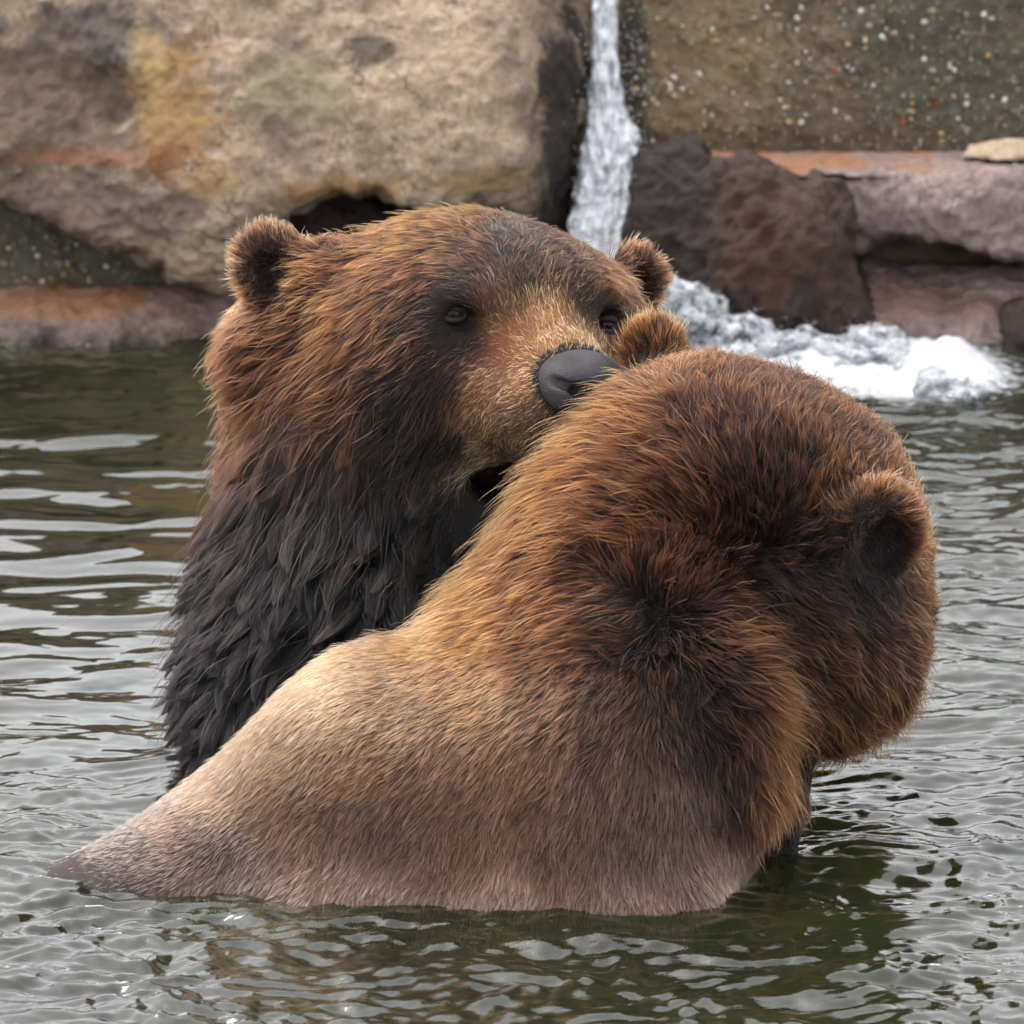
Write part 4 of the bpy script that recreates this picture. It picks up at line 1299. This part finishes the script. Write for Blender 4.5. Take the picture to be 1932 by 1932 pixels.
b2_rows = [
 # far ear
 (1215, 630, -0.4, -0.8, .5, 36, .3, .14, .0, 1.2, (176, 128, 84), (84, 56, 38)),
 (1270, 645, .4, -0.8, .5, 34, .3, .14, .0, 1.2, (140, 98, 62), (68, 46, 32)),
 (1240, 690, -0.2, -0.7, .3, 34, .3, .14, .0, 1.2, (126, 88, 58), (60, 40, 28)),
 # crown and back of the head
 (1340, 680, .2, -0.9, .45, 44, .45, .14, .0, 1.1, (140, 88, 46), (62, 38, 24)),
 (1450, 720, .3, -0.9, .45, 42, .4, .14, .0, 1.1, (128, 80, 44), (56, 36, 24)),
 (1560, 770, .5, -0.85, .45, 42, .4, .14, .0, 1.1, (122, 80, 48), (54, 36, 25)),
 (1650, 850, .7, -0.6, .45, 42, .4, .14, .0, 1.1, (126, 86, 54), (56, 38, 28)),
 (1350, 800, -0.3, -0.9, .42, 62, .62, .12, .0, 1.0, (126, 78, 42), (50, 31, 20)),
 (1450, 880, -0.05, -1.0, .6, 60, .6, .14, .0, 1.0, (106, 68, 38), (42, 28, 20)),
 (1540, 900, .2, -0.9, .6, 56, .55, .14, .0, 1.0, (98, 66, 40), (40, 28, 21)),
 (1420, 990, -0.2, -0.6, 1.0, 56, .6, .16, .0, 1.0, (92, 60, 36), (36, 24, 18)),
 (1530, 1020, .6, -0.2, .9, 52, .55, .16, .0, 1.0, (86, 58, 38), (34, 24, 19)),
 (1250, 800, -0.7, -0.45, .32, 80, .72, .12, .0, 1.0, (150, 94, 50), (58, 34, 22)),
 (1250, 920, -0.85, -0.2, .40, 84, .72, .12, .0, 1.0, (134, 82, 44), (52, 32, 20)),
 (1330, 950, -0.6, -0.5, .6, 76, .66, .12, .0, 1.0, (116, 72, 40), (44, 28, 19)),
 # nape, combed to the left
 (1170, 720, -0.8, -0.1, .4, 70, .6, .12, .0, 1.0, (172, 118, 70), (74, 46, 30)),
 (1090, 780, -0.95, .15, .3, 90, .75, .10, .0, 1.0, (196, 136, 76), (84, 50, 30)),
 (1100, 880, -0.95, .25, .26, 96, .78, .10, .0, 1.0, (164, 104, 56), (68, 40, 25)),
 (1010, 880, -0.85, .5, .22, 96, .78, .10, .0, 1.0, (196, 134, 74), (84, 50, 30)),
 (960, 970, -0.75, .65, .18, 90, .78, .10, .0, 1.0, (186, 122, 66), (80, 48, 29)),
 (1080, 990, -0.9, .35, .24, 90, .75, .12, .0, 1.0, (160, 102, 56), (66, 40, 26)),
 (1180, 1020, -0.85, .0, .4, 84, .7, .12, .0, 1.0, (130, 80, 42), (50, 30, 19)),
 (880, 1060, -0.75, .65, .16, 80, .75, .10, .0, 1.0, (196, 134, 74), (86, 54, 32)),
 (1000, 1110, -0.85, .5, .18, 86, .75, .10, .0, 1.0, (178, 118, 64), (76, 46, 28)),
 (1080, 1130, -0.9, .3, .2, 80, .75, .10, .0, 1.0, (160, 102, 58), (64, 40, 26)),
 # crease, its shade put into the fur colours
 (1160, 1160, -0.9, .25, .2, 60, .6, .12, .1, 1.0, (88, 60, 42), (34, 24, 19)),
 (1260, 1290, -0.1, 1.0, .12, 40, .6, .14, .1, 1.0, (84, 58, 44), (34, 25, 21)),
 (1330, 1430, .05, 1.0, .12, 40, .6, .14, .2, 1.0, (82, 60, 48), (34, 26, 22)),
 (1385, 1540, .2, .9, .25, 60, .6, .14, .2, 1.0, (60, 42, 34), (25, 18, 16)),
 # ruff
 (1180, 1060, -0.2, -0.7, .7, 70, .6, .16, .0, 1.0, (140, 84, 42), (54, 32, 20)),
 (1280, 1110, .4, -0.5, .8, 72, .6, .16, .0, 1.0, (126, 78, 40), (46, 28, 18)),
 (1380, 1200, .8, .1, .6, 92, .66, .16, .0, 1.0, (128, 80, 44), (46, 29, 19)),
 (1300, 1200, .7, .35, .6, 76, .66, .16, .0, 1.0, (108, 66, 38), (40, 26, 18)),
 (1440, 1310, .85, .35, .5, 118, .75, .14, .0, 1.0, (160, 108, 62), (58, 37, 24)),
 (1370, 1350, .6, .55, .6, 80, .65, .14, .0, 1.0, (104, 66, 42), (38, 26, 20)),
 (1455, 1440, .75, .6, .45, 112, .78, .14, .0, 1.0, (156, 104, 60), (54, 35, 24)),
 (1440, 1530, .5, .85, .4, 70, .72, .14, .1, 1.0, (140, 94, 58), (50, 33, 24)),
 # side of the face
 (1500, 1150, .8, .3, .7, 62, .6, .16, .0, 1.0, (96, 64, 40), (34, 23, 17)),
 (1440, 1120, .5, .5, .8, 56, .6, .16, .0, 1.0, (76, 50, 32), (28, 19, 15)),
 (1510, 1260, .7, .7, .5, 76, .7, .14, .0, 1.0, (112, 74, 42), (40, 26, 18)),
 (1560, 1350, .5, .85, .35, 104, .8, .14, .0, 1.0, (138, 92, 54), (48, 31, 21)),
 (1640, 1280, .6, .75, .35, 70, .65, .14, .0, 1.0, (120, 80, 52), (46, 31, 23)),
 (1700, 1180, .8, .4, .4, 52, .45, .14, .0, 1.0, (112, 76, 52), (46, 32, 25)),
 (1750, 1110, .95, .1, .5, 40, .35, .14, .0, 1.1, (132, 92, 60), (54, 37, 27)),
 (1680, 1370, .6, .8, .4, 88, .72, .14, .0, 1.0, (136, 92, 58), (50, 33, 24)),
 (1600, 1410, .3, .95, .3, 104, .78, .14, .0, 1.0, (130, 88, 56), (46, 31, 23)),
 # near ear; the shadow in its cup is put into the inner rows
 (1640, 925, .1, -0.9, .5, 30, .3, .14, .0, 1.3, (150, 106, 74), (72, 50, 38)),
 (1580, 960, -0.6, -0.5, .5, 34, .35, .14, .0, 1.2, (116, 80, 56), (52, 36, 28)),
 (1715, 950, .8, -0.5, .5, 30, .3, .14, .0, 1.3, (136, 96, 68), (64, 44, 34)),
 (1748, 1030, 1.0, -0.1, .5, 34, .3, .14, .0, 1.2, (140, 96, 64), (62, 42, 30)),
 (1655, 985, .1, .3, .3, 22, .3, .14, .0, 1.0, (46, 36, 34), (22, 17, 17)),
 (1665, 1050, .3, .5, .3, 24, .3, .14, .0, 1.0, (30, 24, 26), (14, 11, 13)),
 (1600, 1060, .2, .7, .4, 34, .4, .14, .0, 1.0, (48, 36, 30), (20, 15, 14)),
 (1650, 1110, .5, .7, .4, 40, .4, .14, .0, 1.0, (52, 38, 32), (24, 18, 16)),
 # back and flank, short and slicked; shoulder-blade shading put into the row colours
 (780, 1190, -0.75, .6, .10, 52, .6, .08, .3, 1.3, (204, 148, 90), (108, 72, 46)),
 (700, 1240, -0.85, .5, .10, 40, .5, .08, .4, 1.5, (200, 156, 112), (116, 86, 66)),
 (900, 1190, -0.85, .5, .12, 56, .65, .08, .2, 1.2, (198, 138, 78), (98, 62, 38)),
 (1030, 1210, -0.85, .5, .12, 60, .65, .10, .2, 1.1, (158, 106, 66), (74, 48, 34)),
 (600, 1290, -0.9, .45, .08, 34, .45, .08, .5, 1.6, (198, 156, 112), (118, 90, 70)),
 (760, 1330, -0.85, .5, .08, 36, .45, .08, .5, 1.6, (190, 146, 108), (112, 84, 66)),
 (900, 1310, -0.8, .6, .09, 42, .5, .08, .4, 1.5, (184, 132, 84), (98, 68, 48)),
 (1040, 1320, -0.7, .7, .1, 46, .55, .10, .4, 1.4, (122, 88, 68), (66, 48, 40)),
 (1170, 1340, -0.6, .75, .1, 48, .6, .10, .4, 1.3, (104, 78, 66), (56, 42, 38)),
 (520, 1400, -0.8, .6, .08, 34, .45, .08, .6, 1.6, (188, 146, 108), (112, 86, 70)),
 (680, 1430, -0.75, .65, .08, 36, .5, .08, .6, 1.6, (168, 122, 88), (98, 72, 60)),
 (840, 1450, -0.65, .75, .08, 38, .5, .08, .5, 1.5, (160, 120, 92), (104, 78, 66)),
 (1000, 1480, -0.5, .85, .09, 40, .55, .10, .5, 1.4, (158, 116, 88), (96, 72, 60)),
 (1150, 1480, -0.3, .9, .1, 42, .55, .10, .4, 1.4, (134, 104, 90), (84, 66, 60)),
 (1280, 1500, -0.1, 1.0, .1, 40, .5, .10, .4, 1.4, (120, 96, 86), (74, 60, 57)),
 (420, 1500, -0.75, .65, .08, 32, .45, .08, .7, 1.6, (176, 138, 106), (104, 82, 70)),
 (560, 1540, -0.65, .75, .08, 34, .5, .08, .7, 1.6, (150, 116, 92), (98, 76, 66)),
 (720, 1580, -0.5, .85, .08, 34, .5, .08, .6, 1.5, (150, 118, 98), (100, 80, 72)),
 (880, 1600, -0.35, .95, .08, 36, .5, .10, .6, 1.5, (176, 136, 108), (112, 88, 76)),
 (1050, 1610, -0.2, 1.0, .08, 36, .5, .10, .5, 1.5, (164, 128, 108), (106, 84, 76)),
 (1220, 1620, 0.0, 1.0, .1, 36, .5, .10, .5, 1.5, (140, 112, 102), (90, 74, 70)),
 (1360, 1620, .3, .95, .1, 36, .5, .10, .5, 1.4, (134, 106, 94), (84, 68, 64)),
 (330, 1560, -0.85, .5, .06, 26, .4, .08, .8, 1.5, (136, 112, 98), (84, 70, 66)),
 (90, 1655, -0.95, .3, .05, 12, .35, .08, .9, 1.4, (124, 114, 112), (92, 84, 84)),
 (250, 1610, -0.9, .4, .05, 20, .35, .08, .9, 1.4, (130, 116, 112), (86, 78, 78)),
 (400, 1620, -0.6, .8, .06, 26, .4, .08, .8, 1.5, (112, 92, 86), (72, 60, 60)),
 (420, 1690, -0.5, .85, .2, 26, .7, .08, .9, 1.5, (185, 165, 160), (140, 124, 122)),  # pale waterline rows: sky sheen on wet hair put into the colour
 (700, 1690, -0.3, .95, .28, 30, .75, .10, .8, 1.5, (205, 180, 168), (165, 142, 134)),
 (950, 1700, -0.15, 1.0, .28, 32, .75, .12, .8, 1.5, (225, 192, 174), (176, 148, 138)),
 (1200, 1700, .1, 1.0, .28, 32, .75, .12, .8, 1.5, (210, 182, 172), (160, 138, 132)),
 (1400, 1680, .5, .85, .28, 34, .75, .12, .7, 1.4, (176, 150, 142), (128, 108, 104)),
 # far foreleg
 (1520, 1440, .1, 1.0, .05, 26, .6, .10, 1, 1.0, (30, 24, 22), (14, 11, 11)),
 (1480, 1570, 0.0, 1.0, .05, 20, .6, .10, 1, 1.0, (24, 20, 19), (12, 10, 10)),
]
G2 = guides(b2_rows)

lo1, hi1 = loc(330, 1800, -1000) + (-120, 0, -560), loc(1330, 380, -400) + (60, 30, 130)
bear1, V1, Q1, N1 = bear_body('brown_bear', B1, (-720, -820, -1600), (420, 660, -380), 9.0, G1,
    'brown bear with dark dripping neck fur, its open mouth at the other bear', ground_pt(800, 1450, 0), NF)
bear2, V2, Q2, N2 = bear_body('brown_bear', B2, (-1500, -1150, -1320), (860, 420, 160), 10.0, G2,
    'brown bear seen from behind, slick wet back in the water and fluffy dry head', ground_pt(900, 1680, 0))
print('bodies', len(V1), len(V2), round(time.time() - T0, 1))

if FUR > 0:
    base1, base2 = np.array(bear1.location), np.array(bear2.location)
    no_nose = lambda C: np.where(NF.at(C) > -3, 1.0, 0.0)
    dry = lambda g: np.clip(1.0 - 1.8 * np.clip(g[:, 6] - 0.35, 0, 1), 0.10, 1)
    wet = lambda g: np.clip((g[:, 6] - 0.40) * 3, 0, 1)
    grow_fur(bear1, base1, V1, Q1, N1, G1, 115000, 11, spacing=17, keep=dry, bare=no_nose, under_tone=.6, guard_tone=.8, stray_share=.09, stray_gain=2.3)
    grow_fur(bear1, base1, V1, Q1, N1, G1, 60000, 17, spacing=95, keep=wet, under=0.06, spread=0.10, lock_spread=0.20, lock_var=.40, stray_share=.02, stray_gain=1.6,
             label='dark wet fur hanging in pointed locks on the neck')
    slick = lambda g: np.clip((g[:, 6] - 0.12) * 6, 0, 1)
    loose = lambda g: 1 - np.clip((g[:, 6] - 0.12) * 6, 0, 1)
    grow_fur(bear2, base2, V2, Q2, N2, G2, 150000, 23, spacing=6, thick=.82, keep=slick, lock_var=0.24, under_tone=.75, guard_tone=.95, stray_share=.05, stray_gain=1.5, label='short slick wet fur on the back and flank')
    grow_fur(bear2, base2, V2, Q2, N2, G2, 150000, 29, spacing=24, keep=loose, lock_var=0.34, lock_spread=0.26, under_tone=.5, guard_tone=.62, stray_share=.10, stray_gain=2.6, label='long loose brown fur on the head and neck')
    print('fur', round(time.time() - T0, 1))

# ------------------------------------------------------------------ nose
def nose_material():
    m = Mat('nose_leather')
    tc = m.n('ShaderNodeTexCoord')
    v = m.n('ShaderNodeTexVoronoi', i_Scale=420.0)
    m.l(tc.outputs['Object'], v.inputs['Vector'])
    b = m.n('ShaderNodeBsdfPrincipled')
    c = m.ramp(m.noise(tc.outputs['Object'], 30, 3), [(0.3, L(36, 34, 37)), (0.75, L(64, 61, 65))])
    m.l(c, b.inputs['Base Color'])
    b.inputs['Roughness'].default_value = 0.68
    b.inputs['Specular IOR Level'].default_value = 0.3
    bp = m.n('ShaderNodeBump', i_Strength=0.7, i_Distance=0.0012)
    m.l(v.outputs['Distance'], bp.inputs['Height'])
    m.l(bp.outputs[0], b.inputs['Normal'])
    m.l(b.outputs[0], m.out.inputs[0])
    return m.m
c_ = nd(95, 0, -10)
Vn, Qn = NF.mesh(c_ - 140, c_ + 140, 4.0)
make_obj('nose', to_world(Vn) - np.array(bear1.location), Qn, nose_material(), parent=bear1)

# ------------------------------------------------------------------ eyes
def eye_material():
    m = Mat('eye')
    tc = m.n('ShaderNodeTexCoord')
    ln = m.n('ShaderNodeVectorMath', operation='LENGTH')
    mp = m.stretch(tc.outputs['Object'], 1, 0, 1)
    m.l(mp, ln.inputs[0])
    c = m.ramp(m.math('MULTIPLY', ln.outputs['Value'], 1 / 0.016), [(0.30, L(8, 6, 6)), (0.36, L(52, 26, 16)), (0.8, L(34, 17, 12)), (0.95, L(20, 12, 10))])
    b = m.n('ShaderNodeBsdfPrincipled')
    m.l(c, b.inputs['Base Color'])
    b.inputs['Roughness'].default_value = 0.22
    b.inputs['Specular IOR Level'].default_value = 0.16
    m.l(b.outputs[0], m.out.inputs[0])
    return m.m
MAT_EYE = eye_material()
m_ = Mat('eyelid')
b_ = m_.n('ShaderNodeBsdfPrincipled')
b_.inputs['Base Color'].default_value = L(30, 25, 26) + (1,)
b_.inputs['Roughness'].default_value = 0.65
b_.inputs['Specular IOR Level'].default_value = 0.2
m_.l(b_.outputs[0], m_.out.inputs[0])
MAT_LID = m_.m

def uv_sphere(c, rad, nu=24, nv=14):
    v, f = [], []
    for j in range(nv + 1):
        th = math.pi * j / nv
        for i in range(nu):
            ph = 2 * math.pi * i / nu
            v.append(c + rad * np.array([math.sin(th) * math.cos(ph), math.cos(th), math.sin(th) * math.sin(ph)]))
    for j in range(nv):
        for i in range(nu):
            f.append((j * nu + i, j * nu + (i + 1) % nu, (j + 1) * nu + (i + 1) % nu, (j + 1) * nu + i))
    return np.array(v), np.array(f)

def make_eye(px, py, look):
    w = B1.hit(px, py)
    c = loc(px, py, w - 10)
    look = np.asarray(look, float); look /= np.linalg.norm(look)
    up = np.array([0.1, 1, 0.0]); up -= (up @ look) * look; up /= np.linalg.norm(up)
    sd_ = np.cross(up, look)
    r_ = 20.0
    wc = to_world(c)
    o = make_obj('eye', *uv_sphere(np.zeros(3), r_ * S), MAT_EYE, parent=bear1)
    # the eye's own axes: local -Y looks out
    lw = RT * look[0] + UP * look[1] + TW * look[2]
    o.location = wc - np.array(bear1.location)
    o.rotation_euler = Vector(lw).to_track_quat('-Y', 'Z').to_euler()
    # lids: a thick almond ring that follows the ball
    n, mseg = 36, 8
    v, f = [], []
    for i in range(n):
        a = 2 * math.pi * i / n
        ex = 20 * math.cos(a)
        ey = (8 if math.sin(a) > 0 else 10) * math.sin(a) * (1 - 0.25 * math.cos(a) ** 2)
        dep = math.sqrt(max(r_ ** 2 - min(ex * ex + ey * ey, 0.93 * r_ * r_), 4))
        p = c + sd_ * ex + up * ey + look * dep
        out = sd_ * math.cos(a) + up * math.sin(a)
        for j in range(mseg):
            b = 2 * math.pi * j / mseg
            tr = 8.0 if math.sin(a) > 0 else 6.0
            v.append(p + out * (tr * math.cos(b) + 4) + look * (tr * 0.8 * math.sin(b)))
    for i in range(n):
        for j in range(mseg):
            f.append((i * mseg + j, i * mseg + (j + 1) % mseg, ((i + 1) % n) * mseg + (j + 1) % mseg, ((i + 1) % n) * mseg + j))
    e = make_obj('eyelid', to_world(np.array(v)) - np.array(bear1.location), f, MAT_LID, parent=bear1)
make_eye(855, 592, (-0.05, 0.05, 1))
make_eye(1140, 614, (0.55, 0.05, 0.85))

# nose of the bear that is turned away
NB = Field()
nb = loc(1600, 1160, -1200)
NB.ell(nb, (62, 44, 40))
for s_ in (-1, 1):
    NB.ell(nb + (s_ * 24, 0, -38), (14, 12, 20), k=8, sub=True)
Vb_, Qb_ = NB.mesh(nb - 90, nb + 90, 6.0)
make_obj('nose', to_world(Vb_) - np.array(bear2.location), Qb_, bpy.data.materials['nose_leather'], parent=bear2)

# a stem of grass caught in the fur
def stem():
    a, b = loc(1128, 486, -1000), loc(1167, 446, -1000)
    n, v, f = 6, [], []
    for k in range(9):
        t = k / 8
        c = a + (b - a) * t + np.array([0, 4 * math.sin(t * 3.1), 0])
        r_ = 1.6 * (1 - 0.6 * t)
        for i in range(n):
            q = 2 * math.pi * i / n
            v.append(c + r_ * np.array([0.7 * math.cos(q), 0.7 * math.cos(q), math.sin(q)]))
    for k in range(8):
        for i in range(n):
            f.append((k * n + i, k * n + (i + 1) % n, (k + 1) * n + (i + 1) % n, (k + 1) * n + i))
    o = make_obj('grass_stem', to_world(np.array(v)), f, plain('dry_stem', L(52, 50, 44)), base=to_world(a))
    tag(o, 'thin dark grass stem stuck in the fur of the biting bear, before its far ear', 'stem')
stem()
print('SCRIPT', round(time.time() - T0, 1))
